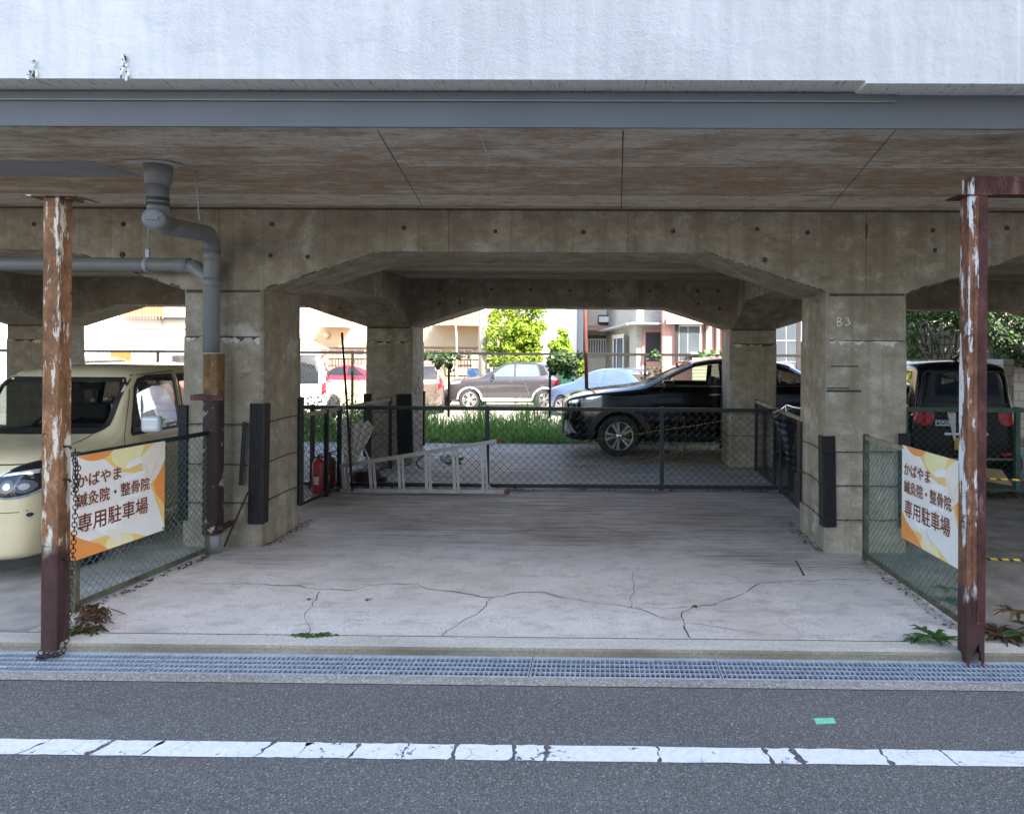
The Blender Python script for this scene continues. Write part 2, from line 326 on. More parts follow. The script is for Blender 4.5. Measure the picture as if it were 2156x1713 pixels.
def seethrough(name, tint, gl=.5):
    n = N(name); t = n.t.nodes.new('ShaderNodeBsdfTransparent'); t.inputs[0].default_value = (*tint, 1); g = n.t.nodes.new('ShaderNodeBsdfGlossy'); g.inputs['Roughness'].default_value = .02
    f = n.t.nodes.new('ShaderNodeFresnel'); f.inputs[0].default_value = 1.5; k = n.math('MULTIPLY_ADD', f.outputs[0], gl, .01); x = n.t.nodes.new('ShaderNodeMixShader'); n.link(k, x.inputs[0]); n.link(t.outputs[0], x.inputs[1]); n.link(g.outputs[0], x.inputs[2]); n.link(x.outputs[0], n.t.nodes['Material Output'].inputs[0]); return n.m
M = dict(
    clear=seethrough('clear_car_glass', (.66, .72, .70)), privacy=seethrough('privacy_car_glass', (.16, .17, .18)), trim=plain('dark_interior_trim', (.022, .022, .023), .8, var=.2), seatm=plain('seat_fabric', (.035, .033, .032), .9, var=.3, scale=30),

    conc=m_concrete(), soffit=m_soffit(), white=m_white_wall(), lip=m_lip(), floor=m_floor(), asphalt=m_asphalt(),
    grey=plain('grey_fascia_paint', (.135, .138, .143), .7, var=.08, scale=2, bump=.1), greylight=plain('light_grey_paint', (.24, .245, .25), .7, var=.08),
    crack=plain('dark_dirt', (.055, .050, .045), .95, var=.3), darkconc=plain('dark_grout', (.075, .066, .055), .9, var=.3, scale=20),
    pale_conc=plain('pale_patch', (.58, .55, .49), .9, var=.15, scale=12, bump=.3),
    kerb=m_rough_strip('kerb_concrete', (.46, .44, .39), (.62, .60, .54), .35, .25), kerbface=m_rough_strip('mossy_kerb_face', (.16, .135, .085), (.34, .30, .22), .6, .08), strip=m_rough_strip('aggregate_strip', (.30, .28, .25), (.42, .40, .36), .75),
    galv=plain('galvanised_steel', (.40, .455, .52), .5, .3, var=.15, scale=14, bump=.05), black=plain('drain_black', (.012, .012, .013), .9),
    pvc=plain('grey_pvc', (.20, .205, .215), .42, var=.08, scale=3), pvcdark=plain('pvc_joint', (.05, .05, .055), .6),
    rust1=m_rust('rusty_post_orange', (.62, .57, .47), .53, (.25, .12, .055)), rust2=m_rust('rusty_post_white', (.70, .71, .71), .535, (.215, .095, .052), .42), rust3=m_rust('dark_red_primer', (.20, .10, .08), .60, (.105, .038, .033), -9),
    rustpipe=m_rust('rusty_sleeve', (.55, .50, .40), .60, (.20, .115, .045), 1.42, (.034, .021, .019)), chain=plain('rusty_chain_iron', (.045, .026, .020), .7, .3, var=.5, scale=60),
    fgreen=plain('dark_green_fence_paint', (.006, .014, .012), .5, var=.4, scale=20), fgreen2=plain('green_fence_paint', (.035, .105, .080), .5, var=.35, scale=12), fmesh=plain('green_coated_wire', (.085, .165, .135), .45, var=.4, scale=12), fmesh_dark=plain('dark_coated_wire', (.010, .012, .011), .5, var=.4, scale=12), fmesh_far=plain('galvanised_fence_wire', (.13, .135, .13), .5, .3, var=.2),
    fold=plain('weathered_green_frame', (.075, .075, .045), .8, var=.6, scale=9, bump=.2), wood=plain('weathered_batten', (.30, .245, .17), .85, var=.35, scale=7), frail=plain('dark_fence_steel', (.010, .008, .008), .6, var=.4),
    rubber=plain('black_rubber', (.010, .0095, .009), .75, var=.4, scale=25, bump=.3), wire=plain('dark_tie_wire', (.05, .032, .026), .7, .4, var=.4), tape=plain('black_tape', (.02, .02, .022), .6), chalk=plain('white_chalk', (.85, .84, .80), .95, var=.15),
    alu=plain('aluminium', (.40, .385, .365), .55, .2, var=.18, scale=9), redp=plain('red_enamel', (.42, .018, .022), .35, var=.2), redrust=plain('faded_red_enamel', (.17, .04, .03), .6, var=.5, scale=15), rustbox=plain('brown_rust', (.05, .028, .02), .8, var=.5, scale=18, bump=.3),
    cloth=plain('pale_umbrella_cloth', (.93, .90, .82), .8, var=.06), tarp=plain('navy_tarp', (.010, .014, .030), .6, var=.4), stake=plain('dark_rusty_rod', (.04, .022, .018), .8, var=.4),
    rope=None, lineW=None, dirtfloor=plain('dirty_bay_floor', (.20, .187, .168), .9, var=.35, scale=3.5, bump=.5), dirtfloor2=plain('worn_bay_floor', (.33, .31, .285), .9, var=.3, scale=3.5, bump=.5), patchgrey=plain('grey_soffit_patch', (.30, .295, .285), .9, var=.1, scale=3),
    tyre=plain('tyre_rubber', (.018, .018, .019), .8, var=.2), rim=plain('alloy_rim', (.50, .50, .51), .3, .8, var=.05), rimdark=plain('rim_gap', (.015, .015, .016), .6), chrome=plain('chrome', (.75, .76, .78), .08, 1, var=.02), blackplastic=plain('black_plastic', (.018, .018, .019), .5, var=.2), headglass=glassmat('headlamp_glass', (.10, .11, .12), .04), lampw=plain('lamp_reflector', (.80, .82, .86), .12, .6, var=.05), tail=plain('tail_lamp_red', (.55, .010, .018), .15, coat=1, var=.15), plate=plain('plate_white', (.78, .78, .75), .5, var=.03), plateY=plain('plate_yellow', (.75, .55, .05), .5, var=.03),
    beige=paintmat('cream_car_paint', (.71, .615, .385)), blackcar=paintmat('black_car_paint', (.003, .003, .006), .12), vanblack=paintmat('black_van_paint', (.008, .008, .009), .18), grey_car=paintmat('dark_grey_car_paint', (.07, .062, .072), .3, .5, flake=.2), bluecar=paintmat('ice_blue_car_paint', (.13, .20, .36), .3, .4, flake=.1), whitecar=paintmat('white_car_paint', (.76, .77, .79)), browncar=paintmat('bronze_car_paint', (.22, .165, .14), .3, .5, flake=.15), redcar=paintmat('red_car_paint', (.55, .012, .022)), silvermir=paintmat('white_mirror_paint', (.62, .63, .66)),
    glass=glassmat('dark_car_glass'), wglass=glassmat('house_window_glass', (.06, .07, .08), .05), bglass=glassmat('bluish_glass', (.09, .13, .19), .05),
    leafY=leafmat('sunlit_yellow_green_leaf', (.10, .19, .012), (.20, .31, .02), (.34, .42, .045)), leafG=leafmat('green_leaf', (.03, .085, .022), (.06, .14, .03), (.11, .20, .05)), leafD=leafmat('dark_ivy_leaf', (.012, .035, .012), (.03, .07, .022), (.07, .12, .03)), grassM=leafmat('grass_blade', (.08, .21, .035), (.17, .36, .07), (.34, .48, .14)), dead=leafmat('dead_leaf', (.06, .030, .016), (.12, .06, .03), (.20, .12, .06)), bark=plain('bark', (.10, .075, .055), .9, var=.35, scale=12, bump=.4), stem=plain('plant_stem', (.10, .13, .05), .8),
    cream=plain('cream_render', (.54, .46, .31), .9, var=.05, scale=2), creamw=plain('white_render', (.66, .61, .52), .9, var=.04, scale=2), beigewall=plain('tan_siding', (.40, .35, .26), .9, var=.08), whitew=plain('white_house_wall', (.80, .79, .77), .85, var=.03), greyr=plain('grey_rough_render', (.40, .38, .34), .95, var=.25, scale=14, bump=.8), bluegrey=plain('blue_grey_shade_and_eaves', (.40, .42, .46), .9, var=.06), brownsh=plain('brown_shutter', (.30, .18, .13), .7, var=.15), darkmetal=plain('dark_iron', (.03, .026, .025), .5, var=.3), framew=plain('white_frame', (.72, .70, .64), .5, var=.05), tanblind=plain('orange_reed_blind', (.46, .17, .035), .8, var=.3, scale=30), shut=None, roofb=None, pink=None, block=None, redpipe=plain('red_brown_pipe', (.17, .062, .045), .6, var=.25, scale=5), util=plain('concrete_pole', (.52, .49, .43), .85, var=.08), blue=plain('blue_tarp', (.10, .22, .45), .6, var=.2), greenbox=plain('green_box_plastic', (.004, .055, .036), .5, var=.15), lotground=m_rough_strip('sunny_lot_ground', (.34, .31, .26), (.44, .41, .35), .2), soil=plain('soil', (.10, .085, .055), .95, var=.4, scale=5), earth=plain('far_ground', (.22, .20, .17), .95, var=.2, scale=.5), card=plain('cardboard', (.50, .36, .20), .85, var=.1), sticker=plain('green_sticker', (.20, .62, .38), .6, var=.12, scale=40), orange=plain('orange_panel', (.34, .12, .02), .7, var=.35, scale=16), tower=plain('beige_tile_wall', (.45, .43, .40), .8, var=.1), paper=plain('dirty_paper', (.70, .69, .66), .8, var=.1),
)
def striped(name, cols, scale, axis='Z', rough=.6, sc=(1, 1, 1), const=True, stops=(0, .5)):
    n = N(name, rough); n.col(n.ramp(n.wave(scale, sc, 0, axis), [(stops[0], cols[0]), (stops[1], cols[1])], const)); return n.m
M['shut'] = striped('shutter_slats', ((.50, .43, .34), (.66, .58, .46)), 3.2, 'Z')
M['louvre'] = striped('brown_louvre', ((.26, .15, .11), (.40, .26, .20)), 4.0, 'Z')
def m_rope():
    n = N('yellow_black_rope', .7); n.col(n.ramp(n.wave(9, (1, 0, 1), 0, 'DIAGONAL'), [(0, (.62, .42, .03)), (.62, (.02, .02, .018))], True)); return n.m
M['rope'] = m_rope()
def m_line():
    n = N('road_line_paint', .7, spec=.3)
    w = n.noise(22, detail=8, rough=.75); e = n.noise(4, detail=6)
    c = n.ramp(n.noise(40, detail=3), [(.3, (.66, .67, .68)), (.7, (.80, .81, .82))])
    c = n.mix(n.ramp(n.math('MULTIPLY_ADD', e, .5, w), [(.865, 0), (.90, 1)]), c, (.10, .101, .106))
    hc = n.vor(7, (1, 1.6, 1), 'DISTANCE_TO_EDGE'); c = n.mix(n.math('MULTIPLY', n.ramp(hc, [(.006, 1), (.018, 0)]), n.ramp(n.noise(5, detail=5), [(.50, 0), (.60, .7)])), c, (.12, .12, .122))
    n.col(c); n.bump(n.vor(120), -.3, .004); return n.m
M['lineW'] = m_line()
def brickmat(name, c1, c2, mo, w, h, ms, axis='y', bump=.4):
    n = N(name, .8, spec=.3)
    rot = {'y': (rad(-90), 0, 0), 'x': (rad(90), 0, rad(90))}[axis]
    c, f = n.brick((1, 1, 1), c1, c2, mo, w, h, ms, rot); c = n.mix(.15, c, n.noise(40), 'OVERLAY'); n.col(c); n.bump(f, -bump, .006); return n.m
M['pink'] = brickmat('pink_brick_tile', (.56, .31, .26), (.52, .28, .235), (.40, .21, .17), .3, .085, .010)
M['block'] = brickmat('grey_block_wall', (.36, .345, .32), (.42, .40, .37), (.22, .21, .19), .4, .2, .012)
M['bluetile'] = brickmat('pale_blue_tile', (.55, .60, .68), (.58, .63, .70), (.36, .39, .43), .3, .3, .012)
def m_roof():
    n = N('brown_roof_tile', .8); n.col(n.ramp(n.wave(2.2, (0, 0, 1), 0, 'Z'), [(0, (.15, .10, .075)), (.35, (.42, .32, .25))])); return n.m
M['roofb'] = m_roof()
M['siding'] = striped('cream_siding', ((.60, .52, .36), (.74, .65, .47)), 2.0, 'Z', const=True, stops=(0, .12))
M['lapsid'] = striped('tan_lap_siding', ((.24, .21, .13), (.48, .43, .30)), 3.0, 'Z', const=True, stops=(0, .25))
M['sidingB'] = striped('blue_white_siding', ((.35, .42, .52), (.62, .68, .76)), 1.2, 'Z', const=True, stops=(0, .12))

# ================================================================== ground
def sheet(name, x0, x1, y0, y1, z, m, kind='structure'):
    b = MB(); b.face([(x0, y0, z), (x1, y0, z), (x1, y1, z), (x0, y1, z)]); o = b.build(name, m, origin=False); return tag(o, kind=kind)
sheet('ground', -160, 160, -120, 260, -.42, M['earth'])
sheet('road', -60, 60, -9.0, 4.0, -.045, M['asphalt'])
o = sheet('gutter_strip', -60, 60, 4.0, 4.098, -.041, M['strip'])
b = MB(); b.box(-60, 60, 4.0, 4.12, -.4, -.30, 0); tag(b.build('gutter_channel', M['black'], origin=False), kind='structure')
sheet('parking_lot', -60, 60, 16.9, 70, -.18, M['lotground'])
b = MB(); b.box(-60, 60, 16.7, 16.9, -.5, -.15); tag(b.build('lot_edge', M['strip'], origin=False), kind='structure')
sheet('verge_soil', -60, 60, 13.75, 16.7, -.02, M['soil'])

# floor of the parking bays with its cracks (dark dirt filled lines are part of the same slab mesh)
def jag(pts, amp=.022, step=.07):
    out = []
    for a, c in zip(pts[:-1], pts[1:]):
        n = max(2, int((c - a).length / step)); d = (c - a).normalized(); q = Vector((-d.y, d.x, 0))
        for i in range(n): out.append(a.lerp(c, i / n) + q * random.uniform(-amp, amp) * (1 if i else .3))
    return out + [pts[-1]]
def ribbon(b, pts, w, z, mi):
    L = []; R_ = []
    for i, p in enumerate(pts):
        t = (pts[min(i + 1, len(pts) - 1)] - pts[max(i - 1, 0)]); t.z = 0; t.normalize(); q = Vector((-t.y, t.x, 0)); ww = w * random.uniform(.35, 1.5) * .5
        L.append(p + q * ww); R_.append(p - q * ww)
    for i in range(len(pts) - 1): b.face([(*x.xy, z) for x in (L[i], L[i + 1], R_[i + 1], R_[i])], mi)
b = MB(); b.face([(-30, 4.572, 0), (30, 4.572, 0), (30, 13.9, 0), (-30, 13.9, 0)])
cracks = [([(375, 1228), (520, 1228), (630, 1233), (665, 1240), (730, 1244), (800, 1230), (880, 1228), (900, 1240), (960, 1246), (1033, 1258), (1100, 1246), (1145, 1246), (1180, 1258), (1260, 1270), (1340, 1281), (1420, 1280), (1500, 1273), (1555, 1255), (1580, 1240), (1600, 1228), (1690, 1222), (1900, 1221)], .012),
          ([(672, 1245), (668, 1262), (640, 1292), (648, 1312), (646, 1337)], .008), ([(1033, 1258), (1010, 1285), (962, 1318), (930, 1338)], .008), ([(1340, 1281), (1400, 1302), (1440, 1307), (1437, 1290), (1462, 1277)], .009),
          ([(1437, 1305), (1441, 1322), (1452, 1343)], .011), ([(1330, 1280), (1333, 1240), (1330, 1205), (1345, 1195)], .006), ([(1440, 1312), (1500, 1318), (1560, 1328), (1610, 1336)], .005), ([(700, 1134), (850, 1133), (960, 1126), (1060, 1124), (1130, 1112), (1260, 1110), (1340, 1128)], .012), ([(1640, 1304), (1660, 1320), (1690, 1342)], .005)]
for pts, w in cracks: ribbon(b, jag([G(*p) for p in pts]), w * .62, .0035, 1)
ribbon(b, [G(1675, 1180), G(1682, 1192), G(1693, 1212)], .035, .0035, 1)
tag(b.build('lot_floor', [M['floor'], M['crack']], origin=False), kind='structure')
b = MB(); b.box(-60, 60, 4.392, 4.548, -.3, .006); b.box(-60, 60, 4.548, 4.575, -.3, -.016, 2)
b.box(-60, 60, 4.384, 4.392, -.3, -.008, 1); b.face([(-60, 4.384, -.008), (60, 4.384, -.008), (60, 4.392, .006), (-60, 4.392, .006)], 1)
tag(b.build('kerb', [M['kerb'], M['kerbface'], M['crack']], origin=False), kind='structure')
# road line: worn plates of thick paint with open joints between them
b = MB(); x = -9.0
ya = lambda x: 3.43 + .0
while x < 9:
    w = random.choice((.12, .2, .26, .34, .46)) * random.uniform(.8, 1.2); sl = -.05 * x / 3 + random.uniform(-.02, .02)
    n = 7; L = [Vector((x + sl * (k / (n - 1)) + random.uniform(-.011, .011), 3.272 + .128 * k / (n - 1), -.0405)) for k in range(n)]
    Rr = [Vector((x + w + sl * (k / (n - 1)) + random.uniform(-.011, .011), 3.272 + .128 * k / (n - 1), -.0405)) for k in range(n)]
    top = [L[-1].lerp(Rr[-1], t) + Vector((0, random.uniform(-.006, .004), 0)) for t in (.2, .4, .6, .8)]; bot = [Rr[0].lerp(L[0], t) + Vector((0, random.uniform(-.003, .004), 0)) for t in (.2, .4, .6, .8)]
    b.face(L + top + Rr[::-1] + bot); x += w + random.choice((.008, .014, .024))
tag(b.build('road_line', M['lineW'], origin=False, recalc=False), kind='structure')

# steel drain grates, one object for each length of grating
def grate():
    b = MB(); L = 1.12; y0, y1 = 4.10, 4.384; zt = -.045
    b.box(0.003, L - .003, y0, y0 + .028, zt - .02, zt); b.box(0.003, L - .003, y1 - .028, y1, zt - .02, zt)
    for e in (.003, L - .011): b.box(e, e + .008, y0 + .028, y1 - .028, zt - .03, zt - .001)
    for k in range(1, 4):
        y = y0 + .028 + (y1 - y0 - .056) * k / 4; b.box(.011, L - .011, y - .0045, y + .0045, zt - .016, zt - .0015)
    n = 37
    for k in range(n):
        x = .018 + (L - .036) * (k + .5) / n; b.box(x - .0034, x + .0034, y0 + .028, y1 - .028, zt - .03, zt - .003)
    o = b.build('drain_grate', M['galv']); return o
g0 = grate(); gx = G(735, 1385, -.045).x
for k in range(-5, 6):
    o = g0 if k == -5 else copy_tree(g0); o.location.x = gx + (k + .5) * 1.12
    tag(o, 'galvanised steel drain grate, one length of the row set along the kerb', 'drain grate', 'drain grates along the kerb')

# ================================================================== elevated viaduct
via = thing('elevated_viaduct', 'low concrete viaduct with white painted parapet above the parking bays', 'viaduct', (-.5, 4.2, 0))
XA, XB = -22, 22
b = MB()
for x0, x1, z0 in ((XA, 1.45, 3.354), (1.45, XB, 3.338)):
    b.mesh([(x0, 3.98, z0), (x1, 3.98, z0), (x1, 3.98, 4.75), (x0, 3.98, 4.75)], [(0, 1, 2, 3)], 0)
    b.mesh([(x0, 3.98, z0), (x1, 3.98, z0), (x1, 4.2, z0 - .012), (x0, 4.2, z0 - .012)], [(0, 1, 2, 3)], 1)
    b.mesh([(x0, 3.98, 4.75), (x1, 3.98, 4.75), (x1, 4.2, 4.75), (x0, 4.2, 4.75)], [(0, 1, 2, 3)], 0)
b.box(XA, XB, 4.2, 4.23, 3.345, 4.75, 0)
b.box(1.45, 1.453, 3.981, 4.2, 3.33, 3.353, 1)
b.build('parapet', [M['white'], M['lip']], via)
# flaked scars at the foot of the parapet
b = MB()
for px, py, h in ((262, 168, 55), (72, 165, 40)):
    c = P(px, py, 3.97)
    for k in range(26):
        a = random.random(); w = (1 - a) * .028 + .004; p = c + Vector((random.uniform(-w, w), 0, a * h * .0026))
        s = random.uniform(.004, .013); r = random.uniform(0, 3)
        b.face([p + Vector((s * math.cos(r + t) * random.uniform(.4, 1.2), -random.uniform(.0, .012), s * 1.5 * math.sin(r + t))) for t in (0, 1.6, 3.1, 4.7)], k % 3 == 0)
b.build('plaster_scar', [M['whitew'], M['darkconc']], via)
b = MB(); b.box(XA, XB, 4.14, 4.158, 3.137, 3.34, 0); b.box(XA, 1.68, 4.128, 4.1395, 3.292, 3.336, 0); b.box(XA, 1.68, 4.126, 4.1385, 3.284, 3.292, 1)
b.build('fascia', [M['grey'], M['greylight']], via)
b = MB(); b.box(XA, XB, 4.159, 13.2, 3.141, 3.5)
b.box(XA, XB, 7.40, 11.29, 2.95, 3.139, 0)
# joints between the form panels and the hairline crack in the soffit
for px0, px1 in (((795, 275), (890, 435)), ((1312, 275), (1308, 440)), ((1885, 275), (1745, 440))):
    a = G(px0[0], px0[1], 3.139); c = G(px1[0], px1[1], 3.139); q = .0035
    b.face([(a.x - q, a.y, 3.139), (a.x + q, a.y, 3.139), (c.x + q, c.y, 3.139), (c.x - q, c.y, 3.139)], 1)
hl = [G(*p, 3.139) for p in ((1008, 280), (1020, 310), (1030, 335), (1024, 365), (1034, 395), (1042, 418))]
ribbon(b, hl, .006, 3.1385, 2)
a, c = G(-260, 338, 3.139), G(285, 372, 3.139); b.face([(a.x - 6, a.y, 3.1385), (c.x, a.y, 3.1385), (c.x + .05, c.y, 3.1385), (a.x - 6, c.y, 3.1385)], 3)
b.build('deck', [M['soffit'], M['darkconc'], M['pale_conc'], M['patchgrey']], via)
b = MB(); b.box(XA, XB, 13.0, 13.2, 3.51, 4.5); b.box(XA, XB, 4.24, 13.0, 3.51, 3.6, 1); b.build('rear_parapet', [M['whitew'], M['asphalt']], via)  # unseen rear parapet, height set to shape the shadow behind the bays

ncol = [(P(382, 900, 6.55).x, P(553, 900, 6.55).x), (P(1740, 900, 6.55).x, P(1908, 900, 6.55).x)]
wN = .745; sN = (sum(ncol[1]) - sum(ncol[0])) / 2; cN = [sum(ncol[0]) / 2 + k * sN for k in range(-2, 4)]
FY = 11.3
fcol = [(P(768, 900, FY).x, P(868, 900, FY).x), (P(1535, 900, FY).x, P(1635, 900, FY).x)]
wF = .745; sF = (sum(fcol[1]) - sum(fcol[0])) / 2; cF = [sum(fcol[0]) / 2 + k * sF for k in range(-2, 4)]
def beam(cs, w, y0, y1, ztop, zmid, zcol, hl, name):
    pts = [(XA, zmid)]
    for c in cs: pts += [(c - w / 2 - hl, zmid), (c - w / 2, zcol), (c + w / 2, zcol), (c + w / 2 + hl, zmid)]
    pts += [(XB, zmid), (XB, ztop), (XA, ztop)]
    b = MB()
    n = len(pts)
    for y in (y0, y1):
        # faces built as quads strip so that the concave outline stays clean
        for (xa, za), (xb, zb) in zip(pts[:-3], pts[1:-2]): b.mesh([(xa, y, za), (xb, y, zb), (xb, y, ztop), (xa, y, ztop)], [(0, 1, 2, 3)], 0)
    for (xa, za), (xb, zb) in zip(pts[:-3], pts[1:-2]): b.mesh([(xa, y0, za), (xb, y0, zb), (xb, y1, zb), (xa, y1, za)], [(0, 1, 2, 3)], 0)
    return b
def tieholes(b, pxs, Y, r):
    for px, py in pxs:
        c = P(px, py, Y); m = Matrix.Translation((c.x, Y - .003, c.z)) @ Matrix.Rotation(rad(90), 4, 'X')
        b.lathe([(r * random.uniform(.8, 1.15), 0), (r * .8, .004), (.0001, .001)], 10, m, 1)
NY0, NY1 = 6.55, 7.40
zN = P(1200, 531, NY0).z; zNc = P(1200, 614, NY0).z
b = beam(cN, wN, NY0, NY1, 3.1395, zN, zNc, 1.10, 'portal_beam')
tieholes(b, [(72, 472), (260, 472), (573, 472), (850, 480), (1043, 487), (1228, 489), (1417, 487), (1594, 482), (1964, 485), (258, 536), (570, 538), (648, 541), (1610, 547), (1968, 527), (1700, 490), (2120, 480), (-100, 470)], NY0, .024)
for px, y0, y1 in ((462, 438, 600), (945, 440, 530), (1322, 442, 530), (1824, 445, 610)):
    a, c = P(px, y0, NY0 - .002), P(px, y1, NY0 - .002); b.box(a.x - .002, a.x + .002, NY0 - .002, NY0 - .0005, c.z, a.z, 1)
a, c = P(1824, 470, NY0 - .003), P(1824, 505, NY0 - .003); b.face([(a.x - .01, NY0 - .003, a.z), (a.x + .016, NY0 - .003, a.z - .02), (a.x + .004, NY0 - .003, c.z), (a.x - .006, NY0 - .003, c.z)], 1)
b.box(XA, XB, NY0 - .004, NY0 - .001, 3.118, 3.134, 1)
# rough dark edge along the arris of the haunches
for c in cN:
    for s in (-1, 1):
        for k in range(26):
            t = random.random(); x = c + s * (wN / 2 + 1.10 * t); z = zNc + (zN - zNc) * t + .004; w = random.uniform(.015, .05); h = random.uniform(.004, .014) * (1.5 if t < .2 else 1)
            sl = (zN - zNc) / 1.1 * s
            b.face([(x - w, NY0 - .002, z - w * sl), (x + w, NY0 - .002, z + w * sl), (x + w * .6, NY0 - .002, z + w * .6 * sl + h), (x - w * .5, NY0 - .002, z - w * .5 * sl + h * .8)], 1)
b.build('portal_beam', [M['conc'], M['darkconc']], via)
zF = P(1200, 646, FY).z; zFc = P(1200, 690, FY).z
b = beam(cF, wF, FY, FY + .75, 3.1395, zF, zFc, 1.03, 'portal_beam')
tieholes(b, [(926, 609), (1035, 609), (1117, 610), (1200, 612), (1281, 612), (1368, 612), (1469, 612), (1512, 612), (925, 640), (968, 637), (1515, 650), (1470, 640), (715, 648)], FY, .024)
b.build('portal_beam', [M['conc'], M['darkconc']], via)
for a, c in zip(cN, cF):                       # beams that tie the two rows of columns together
    zb = 2.57; w = .33
    b = MB(); pr = [(7.40, zNc), (8.35, zb), (10.25, zb), (FY, zFc)]
    def X(y): return a + (c - a) * (y - 7.4) / (FY - 7.4)
    for (ya_, za), (yb, zb2) in zip(pr[:-1], pr[1:]):
        b.mesh([(X(ya_) - w, ya_, za), (X(ya_) + w, ya_, za), (X(yb) + w, yb, zb2), (X(yb) - w, yb, zb2)], [(0, 1, 2, 3)])
        for s in (-w, w): b.mesh([(X(ya_) + s, ya_, za), (X(yb) + s, yb, zb2), (X(yb) + s, yb, 2.95), (X(ya_) + s, ya_, 2.95)], [(0, 1, 2, 3)])
    b.build('tie_beam', M['conc'], via)
def column(c, w, y0, y1, zt, zj, name='column'):
    b = MB(); ch = .022
    def oct_(x0, x1, y0, y1, z0, z1, mi=0):
        pl = [(x0 + ch, y0), (x1 - ch, y0), (x1, y0 + ch), (x1, y1 - ch), (x1 - ch, y1), (x0 + ch, y1), (x0, y1 - ch), (x0, y0 + ch)]
        b.prism(pl, z0, z1, 'z', mi)
    oct_(c - w / 2, c + w / 2, y0, y1, -.3, zj)
    oct_(c - w / 2 + .006, c + w / 2 - .006, y0 + .006, y1 - .006, zj, zt)
    for mi, off, yo, dense in ((1, .004, .0022, .62), (2, -.006, .0012, .7)):    # ragged dark line of the cold joint, pale laitance below it
        n = 40; h = 0; xs = [c - w / 2 + .03 + (w - .06) * k / n for k in range(n + 1)]
        hs = []; tgt = .02
        for k in range(n + 1):
            if random.random() < .25: tgt = random.choice((.002, .012, .022, .045)) if mi == 1 else random.choice((.0, .012, .03, .06))
            h += (tgt - h) * .6; hs.append(max(.0008, h * random.uniform(.6, 1.25)))
        for k in range(n): b.face([(xs[k], y0 - yo, zj + off - hs[k]), (xs[k + 1], y0 - yo, zj + off - hs[k + 1]), (xs[k + 1], y0 - yo, zj + off), (xs[k], y0 - yo, zj + off)], mi)
    b.face([(c - w / 2 + .03, y0 + .003, zt - .03), (c + w / 2 - .03, y0 + .003, zt - .022), (c + w / 2 - .03, y0 + .003, zt - .001), (c - w / 2 + .03, y0 + .003, zt - .001)], 1)
    return b.build(name, [M['conc'], M['darkconc'], M['pale_conc']], via)
zj = P(1824, 717, NY0).z
cols = []
for c in cN: cols.append(column(c, wN, NY0, NY1, zNc, zj))
for c in cF: column(c, wF, FY, FY + .75, zFc, 1.95)
# chalked B3 and black tape marks on the front of the right column
def strokes(b, lines, px0, py0, s, Y, w, mi=0):
    for ln in lines:
        pts = [P(px0 + x * s, py0 + y * s, Y) for x, y in ln]
        b.tube(pts, w, 5, mi)
b = MB(); yy = NY0 + .004
strokes(b, [[(0, 0), (.5, 10), (.5, 18)], [(0, 0), (6, 1), (8, 4), (5, 8), (1, 9)], [(1, 9), (7, 10), (9, 14), (6, 18), (.5, 18)], [(17, 2), (24, 2), (22, 7), (25, 9), (27, 12), (24, 15), (17, 17)]], 1763, 668, 1.0, yy, .004)
b.build('chalk_mark', M['chalk'], via)
for px0, px1, py, h in ((1750, 1808, 771, 3), (1742, 1788, 817, 3), (1741, 1813, 823, 5)):
    b = MB(); a, c = P(px0, py - h / 2, NY0 - .003), P(px1, py + h / 2, NY0 - .003); b.box(a.x, c.x, NY0 - .003, NY0 - .0006, c.z, a.z); b.build('tape_mark', M['tape'], via)

# ================================================================== unseen block added across the street to shade road and parapet
tw = thing('shade_block', 'unseen tall beige block added across the street to shade road and parapet', 'building', (8, -14, -.05))
b = MB(); b.box(-2.5, 19, -24, -8.5, -.05, 19.5); b.build('wall', M['tower'], tw)
for fl in range(6):
    for k in range(6):
        b = MB(); x = -1.2 + k * 3.4; b.box(x, x + 1.9, -8.5, -8.46, 1.2 + fl * 3.1, 2.7 + fl * 3.1); b.build('window', M['wglass'], tw)

# ================================================================== foliage helpers
def leaf(b, p, size, n=None, mi=0, aspect=.5):
    d = Vector((random.gauss(0, 1), random.gauss(0, 1), random.gauss(0, .7)))
    if n is not None: d = d * .6 + n
    d.normalize(); t = d.orthogonal().normalized(); t.rotate(Matrix.Rotation(random.uniform(0, 6.28), 3, d)); q = d.cross(t)
    s = size * random.uniform(.6, 1.3); w = s * aspect
    b.face([p - t * s * .5, p + q * w * .5 - t * s * .05 + d * s * .08, p + t * s * .5, p - q * w * .5 - t * s * .05 + d * s * .08], mi)
def crown(b, c, r, n, size, clumps=40, fill=.35, aspect=.5):
    c = Vector(c); cs = []
    for k in range(clumps):
        v = Vector((random.gauss(0, 1), random.gauss(0, 1), random.gauss(0, 1))).normalized() * (random.random() ** .4)
        cs.append((Vector((v.x * r[0], v.y * r[1], v.z * r[2])), random.uniform(.16, .34) * min(r)))
    for i in range(n):
        o, cr_ = random.choice(cs)
        v = Vector((random.gauss(0, 1), random.gauss(0, 1), random.gauss(0, 1))).normalized() * (random.random() ** .45) * cr_ * 1.25
        leaf(b, c + o + v, size, v.normalized() + Vector((0, 0, .5)), 0, aspect)
def limb(b, a, c, r0, r1, wig=.05, n=6):
    a, c = Vector(a), Vector(c); pts = [a.lerp(c, i / n) + Vector((random.uniform(-wig, wig), random.uniform(-wig, wig), 0)) * (1 if 0 < i < n else 0) for i in range(n + 1)]
    b.tube(pts, [r0 + (r1 - r0) * i / n for i in range(n + 1)], 7)

